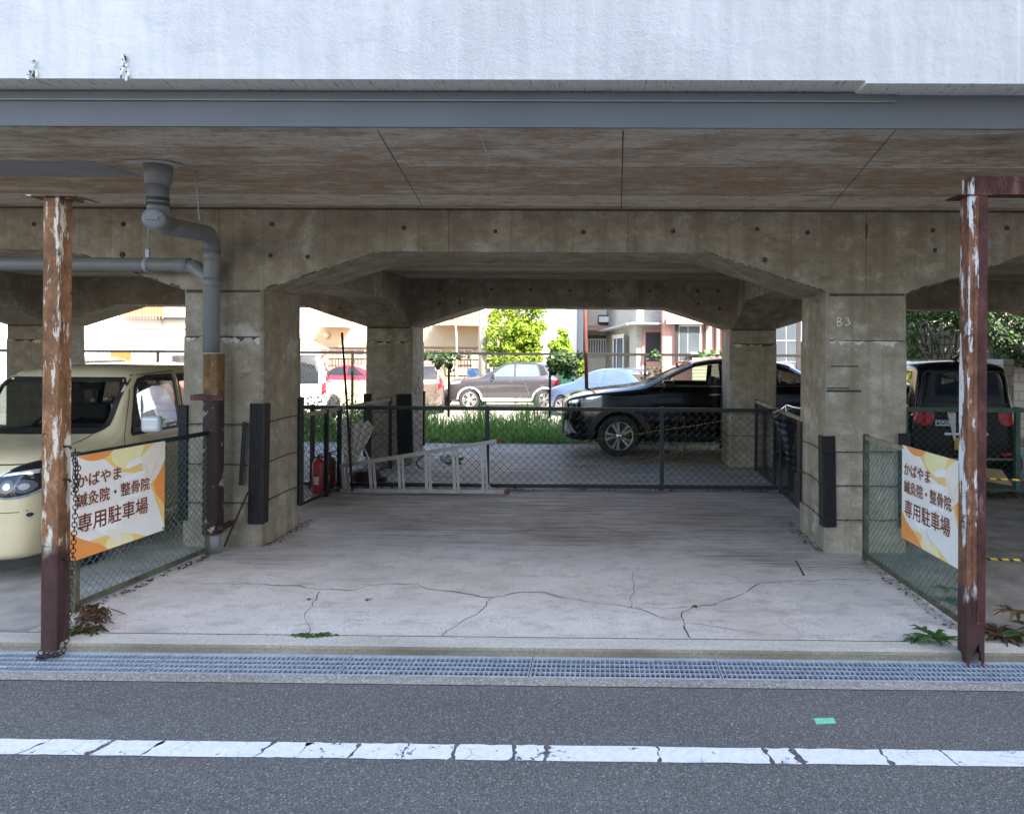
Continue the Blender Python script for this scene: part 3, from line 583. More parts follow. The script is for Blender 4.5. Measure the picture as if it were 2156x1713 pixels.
# ================================================================== houses behind the parking lot
def wall_rect(b, x0, y0, x1, y1, Y, d=.3, mi=0):
    a = rect(x0, y0, x1, y1, Y); b.box(a[0], a[1], Y, Y + d, a[2], a[3], mi)
def part_rect(name, mats, parent, x0, y0, x1, y1, Y, d=.06):
    b = MB(); wall_rect(b, x0, y0, x1, y1, Y - d, d); return b.build(name, mats, parent)
GZ = -.18
def block(b, x0, x1, y0, y1, z0, z1, mi=0): b.box(x0, x1, y0, y1, z0, z1, mi)

# A white rendered house seen through the left bay
YA = 27.0
hA = thing('rendered_house', 'blank white rendered house with an orange reed blind on its balcony', 'house', (P(270, 700, YA).x, YA, GZ))
x0, x1 = P(60, 700, YA).x, P(470, 700, YA).x
b = MB(); b.box(x0, x1, YA, YA + 7, GZ, 6.2); b.build('wall', M['creamw'], hA)
b = MB(); a = rect(245, 600, 337, 664, YA - .5); b.box(a[0], a[1], YA - .3, YA - .27, a[2], a[3]); b.build('reed_blind', M['tanblind'], hA)
b = MB()
for k in range(15):
    x = a[0] + (a[1] - a[0]) * k / 14; b.box(x - .022, x + .022, YA - .36, YA - .33, a[2] - .12, a[3])
b.box(a[0], a[1], YA - .37, YA - .32, a[2] - .02, a[2] + .05); b.build('balcony_rail', M['brownsh'], hA)
part_rect('shutter', M['shut'], hA, 339, 600, 395, 668, YA, .12)
b = MB(); f = rect(339, 668, 395, 673, YA); b.box(f[0], f[1], YA - .25, YA, f[2], f[3]); b.build('sill', M['darkmetal'], hA)
b = MB()
for pts in ([(340, 665), (340, 693)], [(283, 750), (283, 690), (395, 690)], [(318, 750), (318, 712), (333, 712), (333, 695)], [(207, 750), (207, 713)]):
    b.tube([P(*p, YA - .05) for p in pts], .03, 6)
b.build('wall_pipe', M['util'], hA)
b = MB(); c = P(346, 713, YA - .2); b.lathe([(.001, -.14), (.09, -.12), (.14, 0), (.09, .12), (.001, .14)], 12, Matrix.Translation(c)); b.build('globe_lamp', M['util'], hA)
b = MB(); wall_rect(b, 362, 748, 378, 762, YA - .4, .4); b.build('meter_box', M['darkmetal'], hA)
tag(part_rect('orange_panel', M['orange'], None, 232, 742, 272, 790, 26.5, .1), 'orange lattice screen standing in front of the blank white house', 'screen')

# B/C cream two storey house with balcony
YC = 30.0
hC = thing('rendered_house', 'long cream two storey house with brown shutters and balcony rails', 'house', (P(860, 700, YC).x, YC, GZ))
x0, x1 = P(655, 700, YC).x, P(1102, 700, YC).x
b = MB(); b.box(x0, x1, YC, YC + 8, GZ, 7.5)
b.build('wall', M['cream'], hC)
b = MB(); b.box(x0 - 1.6, x0 - .01, YC - 1.3, YC + 6, GZ, 7.5); b.build('wing_wall', M['lapsid'], hC)
for x0p, x1p in ((690, 720), (725, 768), (893, 930), (960, 995), (1041, 1060)):
    w = part_rect('window', M['framew'], hC, x0p, 735, x1p, 768, YC, .07)
    xm = (x0p + x1p) / 2
    part_rect('pane', M['brownsh'], w, x0p + 2, 737, xm - 1, 768, YC - .07, .02); part_rect('pane', M['louvre'], w, xm + 1, 737, x1p - 2, 768, YC - .07, .02)
for nm, xa, xb, ya_, yb in (('balcony_rail', 661, 722, 620, 677), ('balcony_rail', 905, 1044, 620, 674)):
    b = MB(); a = rect(xa, ya_, xb, yb, YC - 1.0)
    b.box(a[0], a[1], YC - 1.02, YC - .97, a[2], a[2] + .06)
    x = a[0]
    while x < a[1]: b.box(x, x + .035, YC - 1.01, YC - .975, a[2], a[3]); x += .17
    b.build(nm, M['brownsh'], hC)
    b = MB(); b.box(a[0], a[1], YC - 1.05, YC, a[2] - .22, a[2] - .02); b.build('balcony_slab', M['cream'], hC)
    b = MB(); b.box(a[0], a[1], YC - .04, YC - .005, a[2], a[3]); b.build('balcony_door', M['louvre'], hC)
b = MB(); b.lathe([(.16, 0), (.14, .06), (.001, .07)], 18, Matrix.Translation(P(688, 706, YC)) @ Matrix.Rotation(rad(90), 4, 'X')); b.build('round_vent', M['util'], hC)
b = MB(); wall_rect(b, 655, 727, 770, 731, YC - .25, .25); wall_rect(b, 887, 728, 1100, 731, YC - .25, .25); b.build('canopy', M['beigewall'], hC)
# small tiled roof house and tall white gable at its left
YB = 26.5
hB = thing('gabled_house', 'small house with brown tiled roof beside the long cream house', 'house', (P(600, 700, YB).x, YB, GZ))
a = rect(540, 735, 632, 850, YB); b = MB(); b.box(a[0], a[1], YB, YB + 1.2, GZ, a[3]); b.build('wall', M['creamw'], hB)
b = MB(); e = P(655, 735, YB - .3); t = P(612, 703, YB + .6)
b.mesh([(e.x - 3.5, YB - .35, e.z), (e.x, YB - .35, e.z), (t.x, YB + .7, t.z + .15), (e.x - 3.5, YB + .7, t.z + .35)], [(0, 1, 2, 3)]); b.mesh([(e.x, YB - .35, e.z), (e.x, YB + 1.5, e.z), (t.x, YB + .7, t.z + .15)], [(0, 1, 2)])
b.box(e.x - 3.5, e.x + .02, YB - .42, YB - .34, e.z - .09, e.z + .02, 1); b.build('roof', [M['roofb'], M['framew']], hB)
w = part_rect('window', M['framew'], hB, 605, 738, 632, 752, YB, .05); part_rect('shutter', M['shut'], w, 607, 740, 630, 750, YB - .05, .02)
YB2 = 28.6
hB2 = thing('white_tower_house', 'tall plain white house rising behind the brown tiled roof', 'house', (P(600, 700, YB2).x, YB2, GZ))
b = MB(); a = rect(480, 600, 630, 900, YB2); b.box(a[0], a[1], YB2, YB2 + 6, GZ, 8); b.build('wall', M['whitew'], hB2)
b = MB(); wall_rect(b, 560, 655, 585, 690, YB2 - .05, .05); b.build('window', M['wglass'], hB2)

# low cream garden wall, iron fence on top, in front of the cream house
gw = thing('garden_wall', 'low cream garden wall with an iron railing in front of the long cream house', 'wall', (P(860, 800, 28.5).x, 28.5, GZ))
a = rect(690, 792, 1100, 850, 28.5); b = MB(); b.box(a[0], a[1], 28.5, 28.65, GZ, a[3] - .1); b.build('wall', M['cream'], gw)
b = MB(); x = a[0]; z1 = P(860, 756, 28.5).z
while x < a[1]: b.box(x, x + .03, 28.56, 28.59, a[3] - .1, z1); x += .13
for z in (a[3] + .02, z1 - .03): b.box(a[0], a[1], 28.55, 28.6, z, z + .05)
b.build('railing', M['darkmetal'], gw)
tag(part_rect('blue_sheet', M['blue'], None, 984, 775, 1030, 822, 28.2, .08), 'blue plastic sheet hung on the iron railing near the utility pole', 'tarp')
lw = thing('low_wall', 'low sunlit cream wall in front of the red sedan', 'wall', (P(720, 800, 25.3).x, 25.3, GZ))
a = rect(640, 800, 800, 850, 25.3); b = MB(); b.box(a[0], a[1], 25.3, 25.42, GZ, a[3]); b.build('wall', M['cream'], lw)
# utility pole
b = MB(); c = P(1016, 800, 26.5); b.tube([(c.x, 26.5, GZ), (c.x, 26.5, 9)], [.17, .14], 12)
for z in (2.2, 2.9, 3.4): b.tube([(c.x - .19, 26.5, z), (c.x + .19, 26.5, z)], .015, 5)
tag(b.build('utility_pole', M['util']), 'round concrete utility pole standing in front of the cream house', 'utility pole')
b = MB(); c = P(962, 800, 27); b.tube([(c.x, 27, GZ), (c.x - .02, 27, 2.3), (c.x - .22, 27, 4.2)], .035, 6)
tag(b.build('service_pole', M['util']), 'thin bent service conduit pole left of the utility pole', 'pole')
# E white house
YE = 29.0
hE = thing('white_house', 'blank white gable wall behind the clipped yellow green trees', 'house', (P(1160, 700, YE).x, YE, GZ))
a = rect(1096, 600, 1226, 900, YE); b = MB(); b.box(a[0], a[1] - .25, YE, YE + 9, GZ, 8); b.box(a[1] - .25, a[1], YE + .4, YE + 9, GZ, 8, 1); b.build('wall', [M['whitew'], M['bluegrey']], hE)  # blue grey strip paints shade on the set back right end
# F/G recessed wall with air conditioner
YG = 31.0
hG = thing('recessed_house', 'set back white house with air conditioner and barred window', 'house', (P(1258, 700, YG).x, YG, GZ))
a = rect(1226, 600, 1300, 900, YG); b = MB(); b.box(a[0], a[1], YG, YG + 7, GZ, 8); b.build('wall', M['creamw'], hG)
b = MB(); wall_rect(b, 1228, 685, 1290, 696, YG - 1.2, 1.2); b.build('canopy', M['brownsh'], hG)
c = part_rect('air_conditioner', M['darkmetal'], hG, 1259, 663, 1292, 680, YG, .5); part_rect('fan_grille', M['framew'], c, 1261, 666, 1290, 678, YG - .5, .03)
w = part_rect('window', M['wglass'], hG, 1238, 706, 1276, 742, YG - 0, .05)
b = MB()
for k in range(8):
    p = P(1238 + 38 * k / 7, 724, YG - .12); b.box(p.x - .03, p.x + .03, YG - .13, YG - .1, P(1, 742, YG).z, P(1, 706, YG).z)
b.box(P(1236, 700, YG).x, P(1278, 700, YG).x, YG - .14, YG - .1, P(1, 708, YG).z, P(1, 705, YG).z); b.build('window_bars', M['framew'], w)
# H grey house: its side wall runs back, its front faces the lot
hH = thing('grey_house', 'grey rough rendered house with sliding door and dark porch beside the pink brick house', 'house', (P(1370, 700, 24.5).x, 24.5, GZ))
A, Bq, D = P(1277, 700, 31), P(1340, 700, 24.5), P(1400, 700, 24.5)
def oblique(b, s0, s1, z0, z1, off=0.0, mi=0):
    d = Vector((Bq.x - A.x, Bq.y - A.y, 0)); nrm = Vector((d.y, -d.x, 0)).normalized() * 1.0
    if nrm.x > 0: nrm = -nrm
    p, q = A + d * s0 + nrm * off, A + d * s1 + nrm * off
    b.mesh([(p.x, p.y, z0), (q.x, q.y, z0), (q.x, q.y, z1), (p.x, p.y, z1)], [(0, 1, 2, 3)], mi)
zc = P(1340, 682, 24.5).z
b = MB(); oblique(b, 0, 1, GZ, 8); b.box(Bq.x, D.x, 24.5, 31, GZ, 8); b.build('wall', M['greyr'], hH)
b = MB(); oblique(b, 0, .28, GZ, zc - .2, .03); b.build('lap_siding', M['lapsid'], hH)
w = None
b = MB(); oblique(b, .30, .72, GZ + .1, zc - .45, .05); w = b.build('sliding_door', M['bglass'], hH)
b = MB(); oblique(b, .30, .36, GZ + .1, zc - .45, .07); oblique(b, .66, .72, GZ + .1, zc - .45, .07); oblique(b, .30, .72, zc - .45, zc - .3, .09); oblique(b, .44, .47, GZ + .1, zc - .45, .07); b.build('frame', M['framew'], w)
b = MB(); oblique(b, .73, .80, zc - 1.6, zc - .35, .12); b.build('storm_shutter', M['blackplastic'], hH)
b = MB(); e = (Bq - A); pts = [A + e * .05, Bq + Vector((.05, -.1, 0))]
b.bar((pts[0].x - .2, pts[0].y, zc - .12), (pts[1].x - .1, pts[1].y, zc), .6, .06); b.bar((pts[1].x - .3, 24.15, zc), (D.x, 24.15, zc), .7, .06); b.build('eaves', M['bluegrey'], hH)
p = part_rect('porch', M['pink'], hH, 1352, 693, 1396, 800, 24.5, .05); part_rect('porch_door', M['blackplastic'], p, 1360, 700, 1396, 760, 24.45, .04)
# I pink brick house
YI = 23.6
hI = thing('brick_house', 'pink brick tiled house with tall sliding windows', 'house', (P(1500, 700, YI).x, YI, GZ))
a = rect(1396, 600, 1625, 900, YI); b = MB(); b.box(a[0], a[1], YI, YI + 8, GZ, 8); b.build('wall', M['pink'], hI)
b = MB(); wall_rect(b, 1404, 668, 1500, 682, YI - .35, .35); b.build('bay_roof', M['creamw'], hI)
for xa, xb in ((1421, 1476), (1545, 1600)):
    w = part_rect('window', M['framew'], hI, xa, 684, xb, 760, YI, .08); part_rect('pane', M['wglass'], w, xa + 10, 687, (xa + xb) / 2 - 1, 758, YI - .08, .02); part_rect('pane', M['wglass'], w, (xa + xb) / 2 + 1, 687, xb - 3, 758, YI - .08, .02)
    part_rect('shutter_case', M['blackplastic'], w, xa, 684, xa + 8, 760, YI - .08, .05)
b = MB()
for px in (1484, 1506, 1523): c = P(px, 700, YI - .08); b.tube([(c.x, YI - .08, 0), (c.x, YI - .08, 5)], .05, 8)
b.build('downpipe', M['darkmetal'], hI)
b = MB(); wall_rect(b, 1455, 742, 1530, 749, YI - .9, .9); b.build('awning', M['framew'], hI)
tag(part_rect('louvre_screen', M['lapsid'], None, 1458, 753, 1640, 850, YI - 1.1, .08), 'tan louvred screen under the awning of the pink brick house', 'screen')
# J blue white house
YJ = 22.5
hJ = thing('tiled_house', 'pale blue tiled house with a large bright glazed window', 'house', (P(1670, 700, YJ).x, YJ, GZ))
a = rect(1630, 600, 1740, 900, YJ); b = MB(); b.box(a[0], a[1], YJ, YJ + 7, GZ, 7); b.build('wall', M['bluetile'], hJ)
w = part_rect('window', M['framew'], hJ, 1632, 672, 1678, 762, YJ, .08)
for q in ((1634, 674, 1655, 715), (1657, 674, 1676, 715), (1634, 717, 1655, 760), (1657, 717, 1676, 760)): part_rect('pane', M['wglass'], w, *q, YJ - .08, .02)
b = MB(); c = P(1681, 700, YJ - .1); b.box(c.x - .05, c.x + .08, YJ - .12, YJ - .02, 0, 4); b.build('downpipe', M['darkmetal'], hJ)
# K block wall with climbers
YK = 15.5
bw = thing('block_wall', 'grey concrete block wall behind the black van', 'wall', (P(2100, 800, YK).x, YK, 0))
a = rect(1880, 640, 2600, 900, YK); b = MB(); b.box(a[0], a[1] + 4, YK, YK + .2, -.1, 3.6); b.build('wall', M['block'], bw)
b = MB(); c = P(2132, 760, 13.0); b.box(c.x, c.x + .2, 13.3, YK - .01, -.1, P(2135, 757, 13.3).z); b.build('return_wall', M['block'], bw)
b = MB(); zt = P(2030, 655, YK).z; x = a[0]
while x < P(2075, 700, YK).x: b.tube([(x, YK - .06, 0), (x, YK - .06, zt)], .006, 4); x += .12
b.tube([(a[0], YK - .06, 2.0), (x, YK - .06, 2.0)], .006, 4); b.tube([(a[0], YK - .06, 2.35), (x, YK - .06, 2.35)], .006, 4); b.build('wire_mesh', M['frail'], bw)
b = MB()
for k in range(5200):
    px = random.uniform(2066, 2330); py = random.uniform(560, 775 - max(0, (2120 - px)) * .35); 
    if px < 2100 and py > 640 + (px - 2066) * 4: continue
    p = P(px, py, YK - random.uniform(.02, .22) - .12 * math.sin(px * .09) * math.sin(py * .11)); leaf(b, p, .085, Vector((0, -1, .5)), 0, .8)
tag(b.build('ivy', M['leafD'], recalc=False), 'dark green ivy covering the block wall behind the black van', 'ivy')
tr = thing('shrub_tree', 'loose leafy shrub with bare stems against the block wall', 'tree', P(2000, 800, YK - .5))
b = MB(); base = P(1995, 790, YK - .45); base.z = 0
for k in range(9):
    q = P(random.uniform(1905, 2075), random.uniform(640, 700), YK - .4 - random.uniform(0, .3)); limb(b, base + Vector((random.uniform(-.35, .5), 0, 0)), q, .03, .01, .05)
    for j in range(2): limb(b, base.lerp(q, .6), q + Vector((random.uniform(-.7, .7), random.uniform(-.2, .1), random.uniform(-.2, .3))), .012, .005, .03)
b.build('trunk', M['bark'], tr)
b = MB()
for k in range(1500):
    px = random.uniform(1890, 2085); py = random.gauss(655, 17) if random.random() < .75 else random.uniform(650, 760)
    if py > 700 and random.random() < .6: px = random.uniform(1895, 1935)
    leaf(b, P(px, py, YK - .5 - random.uniform(-.2, .4)), .17, Vector((0, -.4, .6)), 0, .38)
b.build('crown', M['leafG'], tr)

# trees in front of the white house
def bush(name, label, px0, px1, py0, py1, Y, n, size, m, r_y=.9, clumps=50):
    a = rect(px0, py0, px1, py1, Y); cx, cz = (a[0] + a[1]) / 2, (a[2] + a[3]) / 2
    t = thing(name, label, 'tree', (cx, Y, GZ))
    b = MB(); limb(b, (cx, Y, GZ), (cx + .1, Y, cz), .09, .05, .04)
    for k in range(6): limb(b, (cx, Y, GZ + (cz - GZ) * .6), (cx + random.uniform(-1, 1) * (a[1] - a[0]) * .35, Y + random.uniform(-.4, .4), cz + random.uniform(-.3, .9) * (a[3] - a[2]) * .4), .04, .012)
    b.build('trunk', M['bark'], t)
    b = MB(); crown(b, (cx, Y, cz), ((a[1] - a[0]) / 2, r_y, (a[3] - a[2]) / 2), n, size, clumps); b.build('crown', m, t, recalc=False); return t
bush('garden_tree', 'tall yellow green tree in front of the blank white gable', 1030, 1146, 596, 800, 26.6, 15000, .15, M['leafY'], 1.0, 90)
bush('garden_tree', 'small rounded yellow green tree beside the taller one', 1148, 1204, 692, 790, 26.4, 5000, .13, M['leafY'], .6, 36)
bush('garden_shrub', 'low bright shrub between the parked grey and blue cars', 1150, 1245, 745, 840, 26.0, 5000, .13, M['leafY'], .6, 40)

# ================================================================== fences
def chainlink(b, A, B, z0, z1, w, h, r=.002, mi=0, sag=None, n=3):
    A, B = Vector(A), Vector(B); d = (B - A); d.z = 0; L = d.length; d.normalize(); nr = Vector((-d.y, d.x, 0))
    p = w / 2; q = h / 2; k = max(1, int(L / p)); m = max(2, int((z1 - z0) / q)); q = (z1 - z0) / m; p = L / k
    for i in range(k):
        pts = []
        for j in range(m + 1):
            s = (i if (i + j) % 2 == 0 else i + 1) * p; z = z0 + j * q
            off = (.0025 if (i + j) % 2 == 0 else -.0025)
            if sag: ds, dn = sag(s, z); s += ds; off += dn
            pts.append((A.x + d.x * s + nr.x * off, A.y + d.y * s + nr.y * off, z))
        b.tube(pts, r, n, mi, caps=False, smooth=False)
def fence(label, A, B, z0, z1, fm, mm, w, h, posts, ps=.045, rail=.04, r=.002, brail=True, sag=None, group=None, prail=None):
    A, B = Vector((*A, 0)), Vector((*B, 0)); t = thing('chain_link_fence', label, 'fence', (*(A.lerp(B, .5)).xy, z0), 0, group)
    b = MB(); chainlink(b, A, B, z0 + .02, z1 - rail * .5, w, h, r, 0, sag); b.build('wire_mesh', mm, t, recalc=False)
    b = MB(); b.bar((A.x, A.y, z1 - rail / 2), (B.x, B.y, z1 - rail / 2), rail * .9, rail); b.build('top_rail', prail or fm, t, bevel=.003)
    if brail: b = MB(); b.bar((A.x, A.y, z0 + .045), (B.x, B.y, z0 + .045), rail * .8, rail); b.build('bottom_rail', fm, t, bevel=.003)
    for s in posts:
        p = A.lerp(B, s); b = MB(); b.box(p.x - ps / 2, p.x + ps / 2, p.y - ps / 2, p.y + ps / 2, z0, z1 + .012); b.build('post', fm, t, bevel=.004)
    return t
lf0, lf1 = G(157, 1287), G(438, 1166)
fence('waist high chain link fence with weathered frame beside the cream car', lf0.xy, lf1.xy, 0, 1.10, M['fold'], M['fmesh'], .062, .062, (0, 1), r=.0028, rail=.035, prail=M['fgreen'])
rf0, rf1 = G(2030, 1326), G(1822, 1178)
fence('waist high chain link fence with weathered frame between right column and rusty post', rf0.xy, rf1.xy, 0, 1.10, M['fold'], M['fmesh'], .062, .062, (0, 1), r=.0028, rail=.035, prail=M['wood'])
b = MB(); b.face([(rf0.x + .05, 4.58, .004), (30, 4.58, .004), (30, 13.7, .004), (rf1.x + .3, 13.7, .004), (rf1.x + .05, 6.3, .004)]); tag(b.build('dirty_floor', M['dirtfloor'], origin=False), kind='structure')
b = MB(); b.face([(-30, 4.58, .004), (lf0.x - .05, 4.58, .004), (lf1.x - .05, 6.4, .004), (lf1.x - .3, 13.7, .004), (-30, 13.7, .004)]); tag(b.build('worn_floor', M['dirtfloor2'], origin=False), kind='structure')
CFY = 9.4
xl, xr = P(560, 900, CFY).x, P(1668, 900, CFY).x
sx = lambda px: (P(px, 900, CFY).x - xl) / (xr - xl)
zt = P(1200, 857, CFY).z
fence('dark green chain link fence across the back of the empty bay', (xl, CFY), (xr, CFY), 0, zt, M['fgreen'], M['fmesh_dark'], .105, .098, (sx(658), sx(1026), sx(1394), 1), .05, .05, r=.0042)
a, c = G(607, 1080), Vector((P(822, 900, 10.9).x, 10.9, 0))
fence('dark chain link side fence running back from the left column', a.xy, c.xy, 0, zt, M['fgreen'], M['fmesh_dark'], .08, .08, (0, .3, .42, 1), .05, .04, r=.0021, prail=M['wood'])
a, c = G(1697, 1088), Vector((P(1592, 900, 11.0).x, 11.0, 0))
ft = fence('sagging dark chain link side fence beside the right columns', a.xy, c.xy, 0, zt, M['fgreen'], M['fmesh_dark'], .06, .06, (0, .42, .55, 1), .045, .04, r=.0021, prail=M['wood'], sag=lambda s, z: (.03 * math.sin(z * 7 + s * 2), .05 * math.sin(s * 4) * math.sin(z * 3)))
fence('green chain link fence in front of the black van', (P(1905, 900, 9.3).x, 9.3), (P(2420, 900, 9.3).x, 9.3), 0, P(2100, 858, 9.3).z, M['fgreen2'], M['fmesh'], .10, .09, (.0, .46, 1), .06, .06, r=.002)
FFY = 16.0
fa, fb = P(-120, 800, FFY).x, P(1720, 800, FFY).x; zf = P(1100, 742, FFY).z
fence('tall rusty chain link fence behind the weeds at the edge of the lot', (fa, FFY), (fb, FFY), .3, zf, M['frail'], M['fmesh_far'], .085, .085, [(P(px, 800, FFY).x - fa) / (fb - fa) for px in (130, 332, 540, 742, 945, 1158, 1358, 1560)], .05, .06, r=.0028, brail=False)
b = MB(); p0, p1 = P(1231, 640, 15.6), P(1236, 830, 15.6); b.tube([(p0.x, 15.6, 4.2), (p0.x, 15.6, 3), (p1.x + .02, 15.6, -.05)], .042, 10)
tag(b.build('conduit_pole', M['redpipe']), 'tall reddish brown pole standing behind the black car', 'pole')

# ================================================================== rusty posts
def post_square(x0, x1, y0, y1, z0, z1, parent, m, hole=False):
    b = MB(); t = .006
    if not hole:
        b.box(x0, x1, y0, y1, z0, z1)
        b.box(x1 - .007, x1 + .004, y0 - .004, y0 + .004, z0, z1)      # edge of the flange
        return b.build('shaft', m, parent, bevel=.005)
    b.box(x0, x0 + t, y0, y1, z0, z1); b.box(x1 - t, x1, y0, y1, z0, z1); b.box(x0 + t, x1 - t, y1 - t, y1, z0, z1)
    zb = [-.06, -.05, .03, .085, .07, .045, .04, .03, .0, -.05, -.06]; n = len(zb)
    for k in range(n - 1):
        xa, xb = x0 + t + (x1 - x0 - 2 * t) * (1 - k / (n - 1)), x0 + t + (x1 - x0 - 2 * t) * (1 - (k + 1) / (n - 1))
        for y in (y0, y0 + t): b.mesh([(xa, y, z0 + zb[k] + .035), (xb, y, z0 + zb[k + 1] + .035), (xb, y, z1), (xa, y, z1)], [(0, 1, 2, 3)])
    for xx in (x0 + .035,): b.box(xx - .003, xx + .003, y0 - .0035, y0, z0 + .3, z1 - .02)
    return b.build('shaft', m, parent)
PY = 4.36
xa, xb = P(88, 900, PY).x, P(122, 900, PY).x
lp = thing('steel_post', 'square rusty orange steel post with capping plate beside the cream car', 'post', ((xa + xb) / 2, PY + .05, -.02))
zp = P(105, 414, PY).z
post_square(xa, xb, PY, PY + .11, -.03, zp, lp, M['rust1'])
b = MB(); b.box(xa - .095, xb + .11, PY - .02, PY + .2, zp, zp + .007); b.build('cap_plate', M['rust2'], lp)
b = MB()
for px, py in ((158, 940), (156, 1010), (157, 1178)): p = P(px - 6, py, PY + .04); b.tube([(xb, PY + .05, p.z), (xb + .035, PY + .05, p.z), (xb + .045, PY + .05, p.z - .015)], .008, 6)
b.build('hook', M['chain'], lp)
PY2 = 4.33
xa2, xb2 = P(2038, 900, PY2).x, P(2076, 900, PY2).x
rp = thing('steel_post', 'square rusty steel post with peeling white paint, rusted through at its foot', 'post', ((xa2 + xb2) / 2, PY2 + .05, -.03))
zp2 = P(2050, 412, PY2).z
post_square(xa2, xb2, PY2, PY2 + .11, -.035, zp2, rp, M['rust2'], True)
b = MB(); b.box(xa2 + (xb2 - xa2) * .56, xb2 + .0015, PY2 - .004, PY2 - .0005, .2, zp2 - .01); b.build('primer_strip', M['rust3'], rp)
b = MB(); b.box(xa2 - .07, xb2 + .03, PY2 - .01, PY2 + .16, zp2, zp2 + .007); b.build('cap_plate', M['rust3'], rp)
zb0, zb1 = zp2 + .008, P(2100, 371, PY2).z
b = MB(); b.box(xa2 + .03, 9, PY2 - .002, PY2 + .006, zb0, zb1); b.box(xa2 + .03, 9, PY2 + .006, PY2 + .1, zb1 - .007, zb1); b.box(xa2 + .03, 9, PY2 + .006, PY2 + .1, zb0, zb0 + .007); b.build('channel_beam', M['rust3'], rp)
b = MB(); b.box(xa2 + .005, xa2 + .027, PY2 - .004, PY2 + .1, zb0, zb1 - .003); b.build('end_plate', M['rust2'], rp)

# chain hanging on the left post, its tail heaped on the grate
def link(b, c, d, up, L=.036, w=.013, r=.0032):
    d = d.normalized(); u = (up - d * up.dot(d)).normalized(); pts = []
    for k in range(10):
        a = 2 * math.pi * k / 10; pts.append(c + d * (L / 2 * math.cos(a)) * (1 if abs(math.cos(a)) < .9 else 1.0) + u * (w * math.sin(a)))
    b.tube(pts, r, 5, 0, closed=True)
def chain(b, pts, pitch=.027):
    pts = [Vector(p) for p in pts]; acc = 0; k = 0
    for a, c in zip(pts[:-1], pts[1:]):
        L = (c - a).length; d = (c - a) / L
        s = -acc
        while s + pitch < L:
            s += pitch; side = d.orthogonal().normalized(); q = side if k % 2 else d.cross(side)
            link(b, a + d * s, d, q + Vector((random.uniform(-.3, .3), random.uniform(-.3, .3), random.uniform(-.3, .3)))); k += 1
        acc = L - s
b = MB(); cx = P(158, 1000, 4.42).x
chain(b, [(cx, 4.42, P(158, 940, 4.42).z), (cx + .01, 4.415, .9), (cx - .005, 4.41, .5), (cx + .006, 4.36, .06), (cx, 4.33, -.03), (cx - .06, 4.30, -.035), (cx - .12, 4.28, -.035), (cx - .05, 4.26, -.03), (cx + .01, 4.29, -.025), (cx - .07, 4.33, -.03), (cx - .13, 4.31, -.02)])
chain(b, [(cx - .02, 4.41, 1.18), (cx + .035, 4.40, 1.10), (cx + .03, 4.40, 1.0), (cx + .0, 4.41, .93), (cx + .02, 4.40, 1.12)])
tag(b.build('chain', M['chain']), 'rusty iron chain hanging on the orange rusty post', 'chain')

# ================================================================== signs
def smooth(pl, n=7):
    out = []; k = len(pl); p = [Vector((*q, 0)) for q in pl]
    for i in range(k):
        a, b_, c, d = p[i - 1], p[i], p[(i + 1) % k], p[(i + 2) % k]
        for j in range(n):
            t = j / n; out.append(.5 * ((2 * b_) + (c - a) * t + (2 * a - 5 * b_ + 4 * c - d) * t * t + (3 * b_ - a - 3 * c + d) * t ** 3))
    return out
def textmesh(body, size, bold=0.0, shear=0, sx=1):
    c = bpy.data.curves.new('lettering', 'FONT'); c.body = body; c.size = size; c.offset = bold; c.space_character = 1.0; c.shear = shear; c.resolution_u = 6
    o = bpy.data.objects.new('lettering', c); C.objects.link(o); dg = bpy.context.evaluated_depsgraph_get(); dg.update()
    me = bpy.data.meshes.new_from_object(o.evaluated_get(dg)); bpy.data.objects.remove(o); return me
def smooth3(pts, n=5):
    out = []; k = len(pts)
    for i in range(k - 1):
        a, b_, c, d = pts[max(i - 1, 0)], pts[i], pts[i + 1], pts[min(i + 2, k - 1)]
        for j in range(n):
            t = j / n; out.append(.5 * ((2 * b_) + (c - a) * t + (2 * a - 5 * b_ + 4 * c - d) * t * t + (3 * b_ - a - 3 * c + d) * t ** 3))
    return out + [pts[-1]]
SW, SH = .90, .72
S = {k: plain('sign_' + k, c, .45, var=.03) for k, c in dict(cream=(.80, .79, .75), orange=(.82, .31, .075), yellow=(.85, .58, .20), lemon=(.85, .77, .42), hand=(.83, .76, .66), hand2=(.88, .87, .86), line=(.62, .44, .32), glow=(.78, .47, .34), glow2=(.80, .64, .54), text=(.085, .013, .009)).items()}
